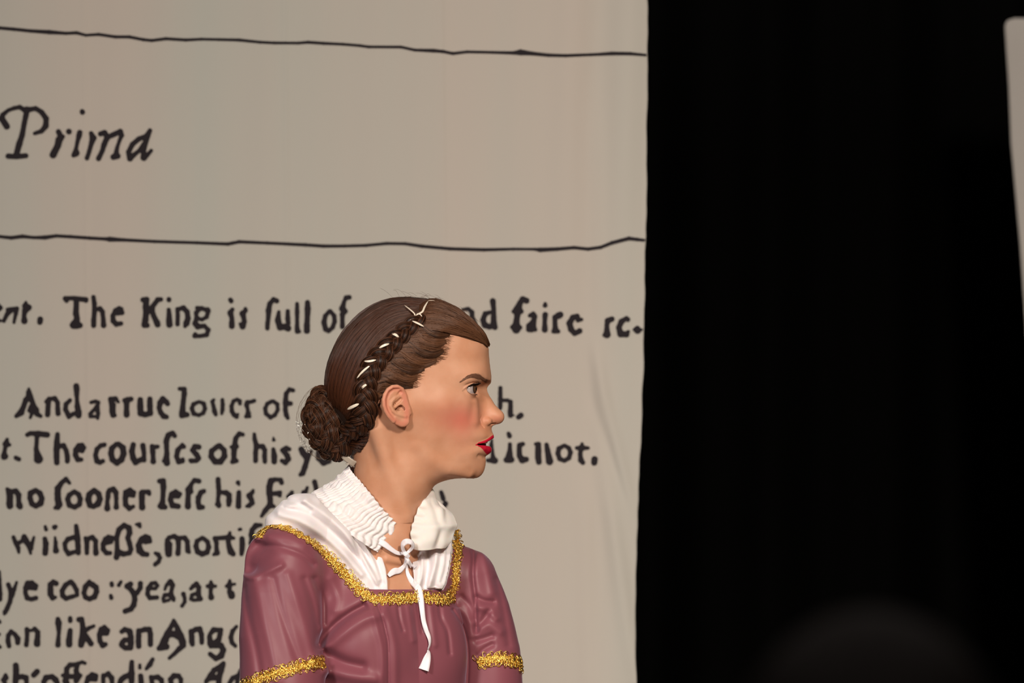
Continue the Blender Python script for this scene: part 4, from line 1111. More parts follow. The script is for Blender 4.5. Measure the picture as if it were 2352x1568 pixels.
def taper(m, n, r, ends=0.35):
    t = np.linspace(0, 1, n); e = np.minimum(1, np.minimum(t / 0.08 + ends, (1 - t) / 0.12 + ends))
    return r[:, None] * e[None]

def sheet(S_, guides, count, n, r, off=(0.5, 3.5), clump=9, lift=None, sgn=1.0, mess=1.2, shade=(0, 1), groove=1.0, start=0.0):
    """strands laid over the scalp between neighbouring guide lines (u, v)"""
    Gd = np.stack([smooth_curve(np.array(g, float), n=n) for g in guides])      # (k, n, 2)
    k = len(Gd); q = rng.random(count) * (k - 1); cl = np.round(q * clump) / clump
    q = np.clip(q * 0.82 + cl * 0.18, 0, k - 1.0001); i = q.astype(int); f = (q - i)[:, None, None]
    Pth = Gd[i] * (1 - f) + Gd[i + 1] * f
    if start:
        st_ = start * rng.random(count)[:, None] ** 0.3; tt = st_ + (1 - st_) * np.linspace(0, 1, n)[None]; x = tt * (n - 1); j = np.clip(x.astype(int), 0, n - 2); fx = (x - j)[..., None]
        ar = np.arange(count)[:, None]; Pth = Pth[ar, j] * (1 - fx) + Pth[ar, j + 1] * fx
    t = np.linspace(0, 1, n)
    ph = rng.random(count) * 6.28; fr = 1 + 2 * rng.random(count)
    Pth = Pth + mess * np.stack([np.sin(ph[:, None] + fr[:, None] * t * 3), np.cos(ph[:, None] * 1.7 + fr[:, None] * t * 3)], -1)
    o = off[0] + (off[1] - off[0]) * rng.random(count) + groove * np.cos(q * clump * 2 * np.pi + 0.9 * np.sin(q * 7))
    O = (o[:, None] * np.interp(t, [0, 0.3], [0.15 if start else 1, 1])[None]).ravel() + (0 if lift is None else np.tile(np.interp(t, [0, 0.5, 1], lift), count))
    w = lay(Pth[..., 0].ravel(), Pth[..., 1].ravel(), O).reshape(count, n)
    sh = np.clip(0.45 + 0.3 * np.cos(q * clump * 2 * np.pi) + 0.14 * rng.standard_normal(count), 0, 1) * (shade[1] - shade[0]) + shade[0]
    if start: sh = np.clip(sh[:, None] + np.interp(t, [0, 0.3], [0.4, 0])[None], 0, 1.66)
    rr = taper(count, n, r * (0.7 + 0.6 * rng.random(count)), 0.1 if start else 0.35)
    if start: rr = rr * np.interp(t, [0, 0.35], [0.25, 1])[None]
    S_.add(np.concatenate([Pth, (w * sgn)[..., None]], -1), rr, sh)

back = [[(992, 689), (930, 684), (879, 691), (830, 717), (792, 756), (766, 802), (750, 847), (747, 890), (750, 930)],
        [(990, 692), (930, 687), (880, 695), (834, 722), (797, 760), (771, 806), (754, 850), (750, 892), (753, 930)],
        [(985, 697), (930, 692), (884, 704), (842, 732), (806, 770), (782, 812), (766, 856), (760, 896), (764, 930)],
        [(975, 708), (925, 708), (882, 726), (846, 756), (816, 794), (796, 834), (782, 872), (776, 906), (776, 936)],
        [(962, 718), (915, 728), (876, 750), (846, 784), (824, 820), (808, 856), (798, 888), (790, 916), (786, 944)],
        [(948, 730), (908, 748), (874, 776), (850, 808), (834, 842), (822, 876), (812, 904), (802, 930), (794, 954)],
        [(936, 744), (902, 772), (876, 798), (856, 828), (842, 860), (832, 892), (824, 920), (814, 944), (802, 966)]]
front = [[(1123, 793), (1110, 765), (1086, 739), (1053, 711), (1014, 693), (988, 688), (966, 702)],
         [(1122, 792), (1106, 766), (1082, 742), (1050, 720), (1016, 706), (988, 702), (966, 712)],
         [(1120, 791), (1100, 768), (1074, 748), (1044, 732), (1012, 722), (984, 720), (962, 728)],
         [(1118, 789), (1096, 771), (1068, 757), (1038, 745), (1010, 738), (982, 735), (958, 740)],
         [(1112, 785), (1090, 774), (1062, 764), (1034, 756), (1008, 750), (980, 748), (952, 750)],
         [(1072, 768), (1052, 765), (1034, 763), (1014, 759), (994, 757), (972, 756), (944, 760)]]
side = [[(1036, 764), (1012, 764), (994, 764), (976, 761), (958, 760), (944, 764)],
        [(1030, 784), (1006, 782), (988, 778), (968, 774), (948, 774), (930, 780)],
        [(1027, 805), (1002, 801), (982, 795), (960, 788), (938, 788), (918, 794)],
        [(1016, 824), (990, 817), (970, 810), (948, 804), (924, 804), (904, 810)],
        [(992, 841), (966, 831), (946, 824), (924, 820), (904, 822), (888, 828)],
        [(970, 859), (948, 850), (928, 842), (908, 838), (890, 840), (874, 846)],
        [(961, 875), (940, 866), (922, 858), (902, 856), (884, 858), (864, 864)],
        [(952, 894), (928, 882), (910, 876), (892, 874), (872, 878), (856, 886)],
        [(880, 898), (874, 902), (866, 906), (858, 908), (850, 908), (844, 908)]]
nape = [[(875, 925), (866, 928), (856, 932), (846, 938), (836, 946)], [(866, 955), (858, 956), (846, 960), (836, 966), (822, 974)],
        [(858, 985), (848, 986), (836, 990), (822, 994), (806, 998)], [(846, 1012), (836, 1012), (824, 1012), (810, 1012), (796, 1010)], [(828, 1038), (820, 1034), (810, 1030), (800, 1024), (790, 1018)]]
Sb = Strands(); Sf = Strands()
for sgn in (1.0, -1.0):
    k = 1.0 if sgn > 0 else 0.45
    sheet(Sb, back, int(3200 * k), 22, 0.8 / k ** 0.5, off=(0, 2.6), clump=2.3, sgn=sgn, mess=2.0, groove=0.9)
    sheet(Sf, front, int(2600 * k), 18, 0.85 / k ** 0.5, off=(0, 3.5), clump=1.7, lift=(0, 3, 0), sgn=sgn, mess=3.0, groove=1.6)
    sheet(Sf, side, int(4200 * k), 16, 0.85 / k ** 0.5, off=(-0.5, 3.5), clump=1.35, lift=(-0.8, 3.0, 2), sgn=sgn, mess=3.2, groove=1.3, start=0.30)
    sheet(Sb, nape, int(700 * k), 12, 0.8 / k ** 0.5, off=(0, 2.5), clump=3, sgn=sgn)
def lock(S_, pts, hw, hh, cnt, base, sgn=1.0, r=0.85):
    n = 22; c = smooth_curve(np.array(pts, float), n=n); t = np.linspace(0, 1, n)
    T = np.gradient(c, axis=0); T /= np.linalg.norm(T, axis=1)[:, None]; Nn = np.stack([-T[:, 1], T[:, 0]], 1)
    HW_ = np.interp(t, np.linspace(0, 1, len(hw)), hw); HH_ = np.interp(t, np.linspace(0, 1, len(hh)), hh)
    o = rng.uniform(-1, 1, cnt); tw = 0.25 * rng.standard_normal(cnt)
    oo = np.clip(o[:, None] + tw[:, None] * (t[None] - 0.5), -1, 1)
    Pth = c[None] + Nn[None] * (oo * HW_[None])[..., None]
    up = HH_[None] * np.sqrt(np.clip(1 - oo ** 2, 0, 1)) * (0.55 + 0.45 * rng.random((cnt, 1))) + 0.8 * np.sin(o * 9)[:, None]
    w = lay(Pth[..., 0].ravel(), Pth[..., 1].ravel()).reshape(cnt, n) + up
    sh = np.clip(base + 0.2 * np.cos(o * 6) + 0.13 * rng.standard_normal(cnt), 0, 1)
    S_.add(np.concatenate([Pth, (w * sgn)[..., None]], -1), taper(cnt, n, np.full(cnt, r), 0.1), sh)
for sgn in (1.0, -1.0):
    cn = 190 if sgn > 0 else 60
    for i_, pts in enumerate(([(1034, 768), (1006, 768), (984, 758), (964, 742)], [(1026, 784), (1002, 788), (976, 780), (954, 762), (938, 764)], [(1020, 804), (994, 814), (966, 806), (940, 786), (918, 786)],
                [(1004, 826), (974, 834), (944, 824), (920, 806), (898, 806)], [(976, 846), (948, 850), (920, 840), (898, 824), (878, 828)], [(960, 868), (936, 870), (908, 858), (886, 844), (864, 852)], [(950, 887), (926, 882), (900, 874), (880, 864), (856, 878)],
                [(880, 902), (868, 906), (858, 904), (848, 898)])):
        lock(Sf, pts, (5, 11, 12.5, 11, 6), (0.5, 6, 8.5, 9, 7), cn, 0.22 + 0.5 * (i_ % 2) + 0.12 * rng.random(), sgn)
    for i_, pts in enumerate(([(1119, 789), (1092, 775), (1062, 762), (1030, 752), (998, 744), (970, 742)], [(1119, 788), (1094, 766), (1064, 748), (1030, 734), (996, 726), (966, 728)], [(1120, 788), (1098, 760), (1068, 736), (1034, 716), (1004, 708), (976, 716)],
                [(1108, 766), (1080, 742), (1056, 728), (1036, 712), (1022, 704)], [(1060, 724), (1040, 730), (1018, 722), (996, 714), (978, 722)])):
        lock(Sf, pts, (2, 9, 12, 11, 9, 5), (0.5, 3, 6, 7, 7, 6), cn, 0.45 + 0.25 * (i_ % 2), sgn)
# fine wisps along the hairline and flyaways on the crown
def wisps(S_, starts, ends, n=8, r=0.28, bow=3, shade=0.6):
    m = len(starts); t = np.linspace(0, 1, n)[None, :, None]
    Pth = starts[:, None] * (1 - t) + ends[:, None] * t + (np.sin(t * np.pi) * bow) * rng.standard_normal((m, 1, 2))
    w = lay(Pth[..., 0].ravel(), Pth[..., 1].ravel(), np.full(m * n, 0.9)).reshape(m, n)
    S_.add(np.concatenate([Pth, w[..., None]], -1), taper(m, n, np.full(m, r), 0.1), np.full(m, shade))
hl = smooth_curve(np.array([(1030, 768), (1021, 786), (1020, 802), (1012, 820), (994, 830), (972, 840), (960, 856), (955, 872), (948, 886)], float), n=300)
e_ = hl[rng.integers(0, 300, 420)] + rng.standard_normal((420, 2)) * 2.5
s_ = e_ + np.stack([3 + 13 * rng.random(420) ** 1.6, 1 + 5 * rng.random(420)], 1); e_ = e_ - np.stack([14 + 10 * rng.random(420), 0 * e_[:, 0]], 1)
wisps(Sf, e_, s_, r=0.20, shade=1.1)
cr_ = smooth_curve(np.array([(905, 683), (960, 679), (1010, 690), (1050, 708), (1085, 735), (1112, 768), (1122, 792)], float), n=200)
for k in range(46):
    a = cr_[rng.integers(0, 160)]; L_ = 14 + 30 * rng.random(); di = np.array([0.9, 0.2 + 0.5 * rng.random()]) * (1 if rng.random() < 0.7 else -1)
    t = np.linspace(0, 1, 8)[:, None]; pth = a + np.array([0, 4.0]) + di * L_ * t + np.array([0, -1]) * np.sin(t * np.pi * 0.8) * (5 + 8 * rng.random())
    Sf.add(np.concatenate([pth, np.full((8, 1), 40 * rng.standard_normal())], 1)[None], taper(1, 8, np.array([0.22]), 0.1), np.array([0.5]))
Sb.build('combed_hair', m_hair, hair); Sf.build('swept_hair', m_hair_front, hair)
log('strands')

# plaits: three real interlaced locks, each a bundle of strands around a core
def plait(name, center, normal, amp, depth, rad, period, m, parent, core=True, nstr=60, tw=0.5, shade=(0, 1)):
    """center (n,3[,scale]) ; normal (n,3) outward direction"""
    n = len(center); L_ = np.concatenate([[0], np.cumsum(np.linalg.norm(np.diff(center[:, :3], axis=0), axis=1))])
    sc = center[:, 3] if center.shape[1] > 3 else np.ones(n)
    T = np.gradient(center[:, :3], axis=0); T /= np.linalg.norm(T, axis=1)[:, None]
    Nn = normal - (normal * T).sum(1)[:, None] * T; Nn /= np.linalg.norm(Nn, axis=1)[:, None]; Bn = np.cross(T, Nn)
    for j in range(3):
        St = Strands(3); th = 2 * np.pi * L_ / period + j * 2 * np.pi / 3
        c = center[:, :3] + Bn * (amp * sc * np.sin(th))[:, None] + Nn * (depth * sc * np.sin(2 * th))[:, None]
        R_ = rad * sc
        # core
        TT = np.gradient(c, axis=0); TT /= np.linalg.norm(TT, axis=1)[:, None]
        N2 = Nn - (Nn * TT).sum(1)[:, None] * TT; N2 /= np.linalg.norm(N2, axis=1)[:, None]; B2 = np.cross(TT, N2)
        a = np.linspace(0, 2 * np.pi, nstr, endpoint=False) + rng.random(nstr) * 0.15
        rr = 0.86 + 0.16 * rng.random(nstr)
        ang = a[:, None] + tw * L_[None] / period
        # ribs: the lock surface is grooved
        rib = 1 + 0.05 * np.sin(a * 7)[:, None]
        pth = c[None] + (R_[None] * rr[:, None] * rib)[..., None] * (1.15 * np.cos(ang)[..., None] * B2[None] + 0.9 * np.sin(ang)[..., None] * N2[None])
        sh = np.clip(0.45 + 0.28 * np.sin(a * 7) + 0.2 * rng.standard_normal(nstr), 0, 1) * (shade[1] - shade[0]) + shade[0]
        St.add(pth, np.tile(R_ * 2.0 * math.pi / nstr * 0.62, (nstr, 1)), sh)
        Vc, Qc = tube_mesh(c, R_ * 0.86, 10, up=(0.1, 0.2, 1)); St.v.append(Vc); St.q.append(Qc + St.n); St.c.append(np.zeros(len(Vc))); St.n += len(Vc)
        St.build(name, m, parent)

bp_ = smooth_curve(np.array([(972, 727), (950, 744), (928, 764), (906, 786), (884, 808), (864, 832), (850, 858), (842, 886), (842, 914), (842, 940), (834, 966), (816, 984), (796, 996)], float), n=200)
wv_ = lay(bp_[:, 0], bp_[:, 1], np.full(200, 3.0))
t_ = np.linspace(0, 1, 200); scl = np.interp(t_, [0, 0.1, 0.5, 0.85, 1], [0.55, 0.8, 1.0, 1.05, 0.8])
cen = np.concatenate([bp_, wv_[:, None], scl[:, None]], 1)
cen = cen + 0; k_ = np.ones(9) / 9
for c_ in range(3): cen[4:-4, c_] = np.convolve(cen[:, c_], k_, 'same')[4:-4]
def skull_normal(p):
    g = grad(F_cap, p, 2.0); return g / np.linalg.norm(g, axis=1)[:, None]
nor = skull_normal(cen[:, :3])
plait('side_plait', cen, nor, 14.0, 6.0, 12.5, 84.0, m_plait, hair, nstr=84)
cen2 = cen.copy(); cen2[:, 2] *= -1; nor2 = nor.copy(); nor2[:, 2] *= -1
plait('side_plait', cen2, nor2, 14.0, 6.0, 12.5, 84.0, m_plait, hair, nstr=40)

# bun: a long plait coiled at the nape, its axis pointing back and towards the audience
bc = np.array([758.0, 966.0, 14.0])
ax = np.array([-0.80, 0.10, 0.62]); ax /= np.linalg.norm(ax)
e1 = np.cross(ax, [0, 1, 0]); e1 /= np.linalg.norm(e1); e2 = np.cross(ax, e1)
turns = 2.6; n_ = 420; t_ = np.linspace(0, 1, n_); an = 2 * np.pi * turns * t_ + 2.2
rad_ = 65 * (1 - t_) ** 0.8 + 4
wv_ = rad_[:, None] * (np.cos(an)[:, None] * e1 * 0.88 + np.sin(an)[:, None] * e2 * 1.12) + ax * (54 * np.sin(t_ * np.pi / 2) ** 1.2 - 8)[:, None]
cen = np.concatenate([bc + wv_, np.interp(t_, [0, 1], [1.15, 0.9])[:, None]], 1)
nn_ = wv_ - ax * -10; nn_ = ax * 0.8 + 0.6 * wv_ / np.linalg.norm(wv_, axis=1)[:, None]
bun = mesh_obj('bun', *(lambda r: (W(r[0]), r[1]))(extract(lambda p: s_ell(p, bc, (40, 62, 42)), bc - 90, bc + 90, 5, c=3)), m_cap)
bun.parent = hair
plait('bun_plait', cen, nn_, 12.5, 6.5, 13.0, 86.0, m_plait, hair, nstr=44)
log('plaits')

# fine hair net with gold thread and clear beads around the bun
m_net = mat('net_thread', (0.16, 0.10, 0.06), 0.45, 0.2)
m_bead = mat('net_bead', (0.9, 0.88, 0.82), 0.1, 0.3)
net = MB(); beads = MB()
ico = [(0, 0, 1), (0, 0, -1), (1, 0, 0), (-1, 0, 0), (0, 1, 0), (0, -1, 0)]
def bead(mb, c, r):
    n1, n2 = 8, 6
    T_, P_ = np.meshgrid(np.linspace(0, np.pi, n2), np.linspace(0, 2 * np.pi, n1, endpoint=False), indexing='ij')
    v_ = np.stack([np.sin(T_) * np.cos(P_), np.sin(T_) * np.sin(P_), np.cos(T_)], -1).reshape(-1, 3) * r + c
    idx = np.arange(n1 * n2).reshape(n2, n1); nx_ = np.roll(idx, -1, 1)
    mb.add(v_, np.stack([idx[:-1], nx_[:-1], nx_[1:], idx[1:]], -1).reshape(-1, 4))
def netpt(az, el):
    d = np.stack([np.cos(el) * np.cos(az), np.sin(el), np.cos(el) * np.sin(az)], -1)
    return np.array([758, 968, 12]) + d * np.array([78, 91, 80])
for k in range(18):
    for s_ in (1, -1):
        t = np.linspace(-1.25, 1.25, 60); az = np.pi + (k - 9) / 9 * 2.2 + s_ * t * 0.8
        p_ = netpt(az, t); p_ = p_[(p_[:, 0] < 812) & (p_[:, 0] < 700 + (p_[:, 1] - 880) * 5)]
        if len(p_) > 4:
            net.add(*[x if i else W(x) for i, x in enumerate(tube_mesh(p_, 0.16, 3))])
for k in range(260):
    p_ = netpt(np.pi + 0.9 * rng.standard_normal() * 0.6, 0.15 + 0.45 * rng.standard_normal())
    if p_[0] < 715 and p_[1] > 965: bead(beads, W(p_), 0.9 * S * (0.7 + rng.random()))
no = net.build('hair_net', m_net); no.parent = hair
bo = beads.build('hair_net_bead', m_bead); bo.parent = hair; bo['kind'] = 'stuff'

# ribbon threaded through the plait
def strip(path, width, face, thick=0.7):
    """flat ribbon: path (n,3), width (n,), face (n,3) = direction the flat side looks"""
    path = np.asarray(path, float); n = len(path); width = np.broadcast_to(width, (n,)); face = np.broadcast_to(np.asarray(face, float), (n, 3))
    T = np.gradient(path, axis=0); T /= np.linalg.norm(T, axis=1)[:, None] + 1e-9
    Sd = np.cross(T, face); Sd /= np.linalg.norm(Sd, axis=1)[:, None] + 1e-9; Nn = np.cross(Sd, T)
    prof = np.array([(-0.5, 0.5), (-0.25, 0.62), (0, 0.66), (0.25, 0.62), (0.5, 0.5), (0.5, -0.5), (0, -0.5), (-0.5, -0.5)])
    V = path[:, None] + prof[None, :, 0, None] * width[:, None, None] * Sd[:, None] + prof[None, :, 1, None] * thick * Nn[:, None]
    k = len(prof); idx = np.arange(n * k).reshape(n, k); nx = np.roll(idx, -1, 1)
    Qd = np.stack([idx[:-1], idx[1:], nx[1:], nx[:-1]], -1).reshape(-1, 4)
    c0, c1 = idx[0], idx[-1]
    caps = np.array([[c0[0], c0[1], c0[6], c0[7]], [c0[1], c0[2], c0[5], c0[6]], [c1[7], c1[6], c1[1], c1[0]], [c1[6], c1[5], c1[2], c1[1]], [c0[2], c0[3], c0[4], c0[5]], [c1[5], c1[4], c1[3], c1[2]]])
    return V.reshape(-1, 3), np.concatenate([Qd, caps])
m_rib = mat('pale_gold_ribbon', (0.80, 0.70, 0.56), 0.35, 0.0, Specular_IOR_Level=0.8)
rb = MB()
for pts, wd, up in (([(902, 766), (909, 768), (918, 774)], 7, 17), ([(873, 799), (884, 793), (896, 789)], 6.5, 18), ([(839, 829), (851, 829), (866, 826)], 6, 18), ([(822, 868), (836, 852), (853, 838)], 5.5, 17),
                    ([(831, 893), (838, 886), (846, 881)], 6.5, 17), ([(800, 939), (812, 933), (827, 926)], 8, 21), ([(948, 737), (960, 742), (975, 750)], 5.5, 15),
                    ([(930, 701), (943, 711), (954, 722), (950, 731), (943, 735)], 3.6, 12), ([(984, 691), (976, 705), (971, 716), (960, 722), (954, 726)], 5, 12), ([(958, 720), (966, 722), (971, 728)], 3.2, 14), ([(984, 691), (994, 690), (1000, 693)], 4, 9)):
    c = smooth_curve(np.array(pts, float), n=14); w_ = lay(c[:, 0], c[:, 1], np.full(14, 3.0)) + up - 4 * np.abs(np.linspace(-1, 1, 14)) ** 2 * (up > 12)
    e = 1 - 0.75 * np.abs(np.linspace(-1, 1, 14)) ** 3
    p3 = np.concatenate([c, w_[:, None]], 1); v_, q_ = strip(p3, wd * 0.85 * e, skull_normal(p3) + [0.15, -0.1, 0.2]); rb.add(W(v_), q_)
ro = rb.build('hair_ribbon', m_rib); ro.parent = hair; ro['label'] = 'pale gold ribbon threaded through the plait'

# brows and lashes
Sx = Strands(3)
m_brow = hair_mat('brow_hair', (0.15, 0.068, 0.040), (0.26, 0.13, 0.08), 0.5)
for sgn in (1, -1):
    cb = 560
    t = rng.random(cb) ** 0.8; i = (t * (len(brow) - 1)).astype(int); c = brow[i]; bwid = bw[i]
    o = (rng.random(cb) - 0.5) * 2 * bwid
    tang = np.gradient(brow, axis=0)[i]; tang /= np.linalg.norm(tang, axis=1)[:, None]; nrm_ = np.stack([-tang[:, 1], tang[:, 0]], 1)
    st = c + nrm_ * o[:, None]
    di = -tang * (5 + 4 * rng.random(cb))[:, None] - nrm_ * (o * 0.5 - 0.5 + 2.2 * (t > 0.75))[:, None] * np.where(t > 0.75, -1, 1)[:, None] * -1
    tt = np.linspace(0, 1, 5)[None, :, None]; Pth = st[:, None] + di[:, None] * tt
    fl = Pth.reshape(-1, 2)
    lo_ = np.zeros(len(fl)); hi_ = np.full(len(fl), 130.0)
    for _ in range(14):
        mm = (lo_ + hi_) / 2; f = F_head(np.stack([fl[:, 0], fl[:, 1], mm], -1)); lo_ = np.where(f < 0, mm, lo_); hi_ = np.where(f < 0, hi_, mm)
    w_ = (lo_.reshape(cb, 5) + np.array([0.0, 0.8, 1.2, 1.2, 0.8])) * sgn
    Sx = Strands(3); Sx.add(np.concatenate([Pth, w_[..., None]], -1), taper(cb, 5, np.full(cb, 0.25), 0.15), rng.random(cb)); Sx.build('eyebrow', m_brow, woman)
m_lash = hair_mat('lash', (0.006, 0.004, 0.004), (0.02, 0.012, 0.01), 0.4)
for sgn in (1, -1):
    Sx = Strands(3)
    for up_ in (1, 0):
        az_ = np.radians(np.linspace(-30 if up_ else 5, 90, 90 if up_ else 22)); cc_ = np.clip((96 - np.degrees(az_)) / 34, 0, 1) * np.clip((np.degrees(az_) + 52) / 25, 0, 1)
        el_ = np.radians(22 * np.sqrt(cc_) if up_ else -29 * np.sqrt(cc_))
        def dirv(e): return np.stack([np.cos(e) * np.cos(az_), -np.sin(e), np.cos(e) * np.sin(az_)], -1)
        L_ = (8.0 if up_ else 2.6) * (0.8 + 0.4 * rng.random(len(az_)))
        tt = np.linspace(0, 1, 6)
        P0 = EYE + dirv(el_) * (ER + 2.2)
        out = dirv(el_ * 0.6) + np.array([0.25, -0.1 if up_ else 0.25, 0.15])
        pth = P0[:, None] + out[:, None] * (L_[:, None] * tt[None])[..., None] * 0.8 + np.array([0, -1.0 if up_ else 1.0, 0]) * (L_[:, None] * tt[None] ** 2)[..., None] * 0.45
        pth[..., 2] *= sgn
        Sx.add(pth, taper(len(az_), 6, np.full(len(az_), 0.40 if up_ else 0.22), 0.2), rng.random(len(az_)))
    Sx.build('eyelashes', m_lash, woman)
# sheer ribbon hanging below the bun
m_sheer = mat('sheer_ribbon', (0.36, 0.31, 0.25), 0.4)
c = smooth_curve(np.array([(786, 1034, 30), (792, 1048, 34), (806, 1060, 34), (816, 1066, 30)], float), n=20); v_, q_ = strip(c, np.linspace(12, 17, 20), np.array([[0.2, 0.5, 0.8]] * 20)); mb = MB(); mb.add(W(v_), q_)
c = smooth_curve(np.array([(800, 1036, 26), (802, 1052, 30), (798, 1066, 32)], float), n=20); v_, q_ = strip(c, np.linspace(5, 8, 20), np.array([[-0.3, 0.2, 0.8]] * 20)); mb.add(W(v_), q_)
so = mb.build('hair_ribbon', m_sheer); so.parent = hair; so['label'] = 'dull grey-gold ribbon end below the bun'
log('hair all')
# ------------------------------------------------------------------ blouse, collar, tie ribbon, gold braid
m_cotton = mat('white_cotton', (0.82, 0.765, 0.775), 0.8, Sheen_Weight=0.2, Subsurface_Weight=0.12, Subsurface_Scale=0.004)
nt, b, L = nodes(m_cotton)
tc = nt.nodes.new('ShaderNodeTexCoord'); n2 = nt.nodes.new('ShaderNodeTexNoise'); n2.inputs['Scale'].default_value = 60; n2.inputs['Detail'].default_value = 5
bp = nt.nodes.new('ShaderNodeBump'); bp.inputs['Strength'].default_value = 0.25; bp.inputs['Distance'].default_value = 0.002
L.new(tc.outputs['Object'], n2.inputs['Vector']); L.new(n2.outputs['Fac'], bp.inputs['Height']); L.new(bp.outputs[0], b.inputs['Normal'])

BF = [
 (5, 9, [(640, 1180), (690, 1196), (740, 1226), (790, 1272), (830, 1318)]), (-5, 7, [(652, 1166), (705, 1180), (752, 1212), (800, 1258), (842, 1312), (862, 1345)]),
 (5, 8, [(700, 1150), (745, 1180), (790, 1222), (830, 1280), (866, 1340)]), (-5, 6, [(742, 1156), (775, 1190), (806, 1222), (838, 1268), (862, 1312), (874, 1345)]),
 (-4, 5, [(806, 1212), (818, 1250), (836, 1300)]), (4, 6, [(824, 1226), (846, 1270), (872, 1330)]), (-4, 5, [(846, 1250), (866, 1290), (880, 1340)]),
 (-4, 7, [(660, 1150), (690, 1158), (712, 1172)]), (3, 8, [(640, 1172), (672, 1160), (704, 1146)]),
 (-4, 6, [(1016, 1240), (1012, 1290), (1000, 1345)]), (4, 6, [(1002, 1240), (1000, 1290), (986, 1345)]), (-4, 5, [(984, 1250), (984, 1300), (976, 1345)]),
 (4, 5, [(968, 1270), (970, 1310), (962, 1350)]), (-3, 5, [(1028, 1250), (1024, 1300), (1014, 1335)]),
]
BF = [(a, w, smooth_curve(np.array(l, float), step=6)) for a, w, l in BF]
_bx, _by = np.meshgrid(580 + 1.5 * np.arange(340), 1090 + 1.5 * np.arange(200), indexing='ij')
BG = Grid2((580, 1090), 1.5, fold_field(_bx, _by, BF))
OPEN = [(868, 1262), (878, 1280), (886, 1306), (890, 1335), (893, 1420), (950, 1420), (952, 1352), (950, 1320), (947, 1290), (946, 1262), (950, 1235), (935, 1215), (900, 1205)]
OG = Grid2((580, 1090), 1.5, np.clip(sd_poly(_bx, _by, OPEN), -50, 300))
COL = [(722, 1140), (744, 1166), (772, 1194), (800, 1222), (832, 1248), (868, 1266), (900, 1268), (950, 1250), (1000, 1240), (1010, 1160), (1000, 1090), (780, 1030), (735, 1090)]
CG = Grid2((580, 1090), 1.5, np.clip(sd_poly(_bx, _by, COL), -80, 300))
def F_blouse(p):
    px, py = proj(p)
    t = F_torso(p, False)
    t = smin(t, s_chain(p, [(656, 1216, 130, 42), (692, 1190, 120, 50), (745, 1192, 92, 50), (800, 1215, 90, 50)]), 30)
    t = smin(t, s_chain(p, [(1018, 1262, -40, 34), (1010, 1300, 10, 30), (1000, 1340, 20, 26)]), 26)
    cut = CUTG(px, py)
    grow = 3 + 6 * sstep(0, -26, cut)
    f = t - grow - BG(px, py) * sstep(-60, 0, p[:, 2]) * 1.5
    f = f - 0.9 * np.sin(px * 0.11 - py * 0.05) * np.sin(py * 0.06 + px * 0.02)
    a, b = body_ab(p)
    f = smax(f, -np.maximum(OG(px, py), -(b - 10)), 2)
    f = smax(f, -(CG(px, py) + 4), 4)
    f = np.maximum(f, -(s_chain(p, [(903, 1075, 0, 80), (886, 1165, 6, 84)]) - 4))
    hid = (cut > -3) & (p[:, 2] > -160)
    if hid.any(): f[hid] = np.maximum(f[hid], F_dress_raw(p[hid]) + 4)
    return np.maximum(f, p[:, 1] - 1400)
V, Q = extract(F_blouse, (590, 1110, -240), (1130, 1404, 250), 2.4)
bl = mesh_obj('blouse', W(V), Q, m_cotton); put_under(bl, woman); bl['label'] = 'white cotton blouse filling the neckline of the dress'
log('blouse')

def grid_sheet(rows, ns, nt_, disp, thick=1.4):
    """rows: list of point lists (u,v,w), lofted and smoothed to ns x nt_, then displaced along the normal"""
    R_ = [smooth_curve(np.array(r, float), n=ns) for r in rows]
    A = np.stack(R_)                                     # (k, ns, 3)
    k = len(A); out = np.empty((nt_, ns, 3))
    for i in range(ns): out[:, i] = smooth_curve(A[:, i], n=nt_)
    du = np.gradient(out, axis=1); dv = np.gradient(out, axis=0); N = np.cross(du, dv); N /= np.linalg.norm(N, axis=2)[..., None] + 1e-9
    s_, t_ = np.meshgrid(np.linspace(0, 1, ns), np.linspace(0, 1, nt_))
    out = out + N * disp(s_, t_, out)[..., None]
    du = np.gradient(out, axis=1); dv = np.gradient(out, axis=0); N2 = np.cross(du, dv); N2 /= np.linalg.norm(N2, axis=2)[..., None] + 1e-9
    F_, B_ = out + N2 * thick / 2, out - N2 * thick / 2
    V = np.concatenate([F_.reshape(-1, 3), B_.reshape(-1, 3)]); idx = np.arange(ns * nt_).reshape(nt_, ns); o = ns * nt_
    Q1 = np.stack([idx[:-1, :-1], idx[:-1, 1:], idx[1:, 1:], idx[1:, :-1]], -1).reshape(-1, 4)
    Q2 = Q1[:, ::-1] + o
    rim = np.concatenate([idx[0, :], idx[1:, -1], idx[-1, -2::-1], idx[-2:0:-1, 0]]); rn = np.roll(rim, -1)
    Q3 = np.stack([rim, rim + o, rn + o, rn], -1)
    return V, np.concatenate([Q1, Q2, Q3])

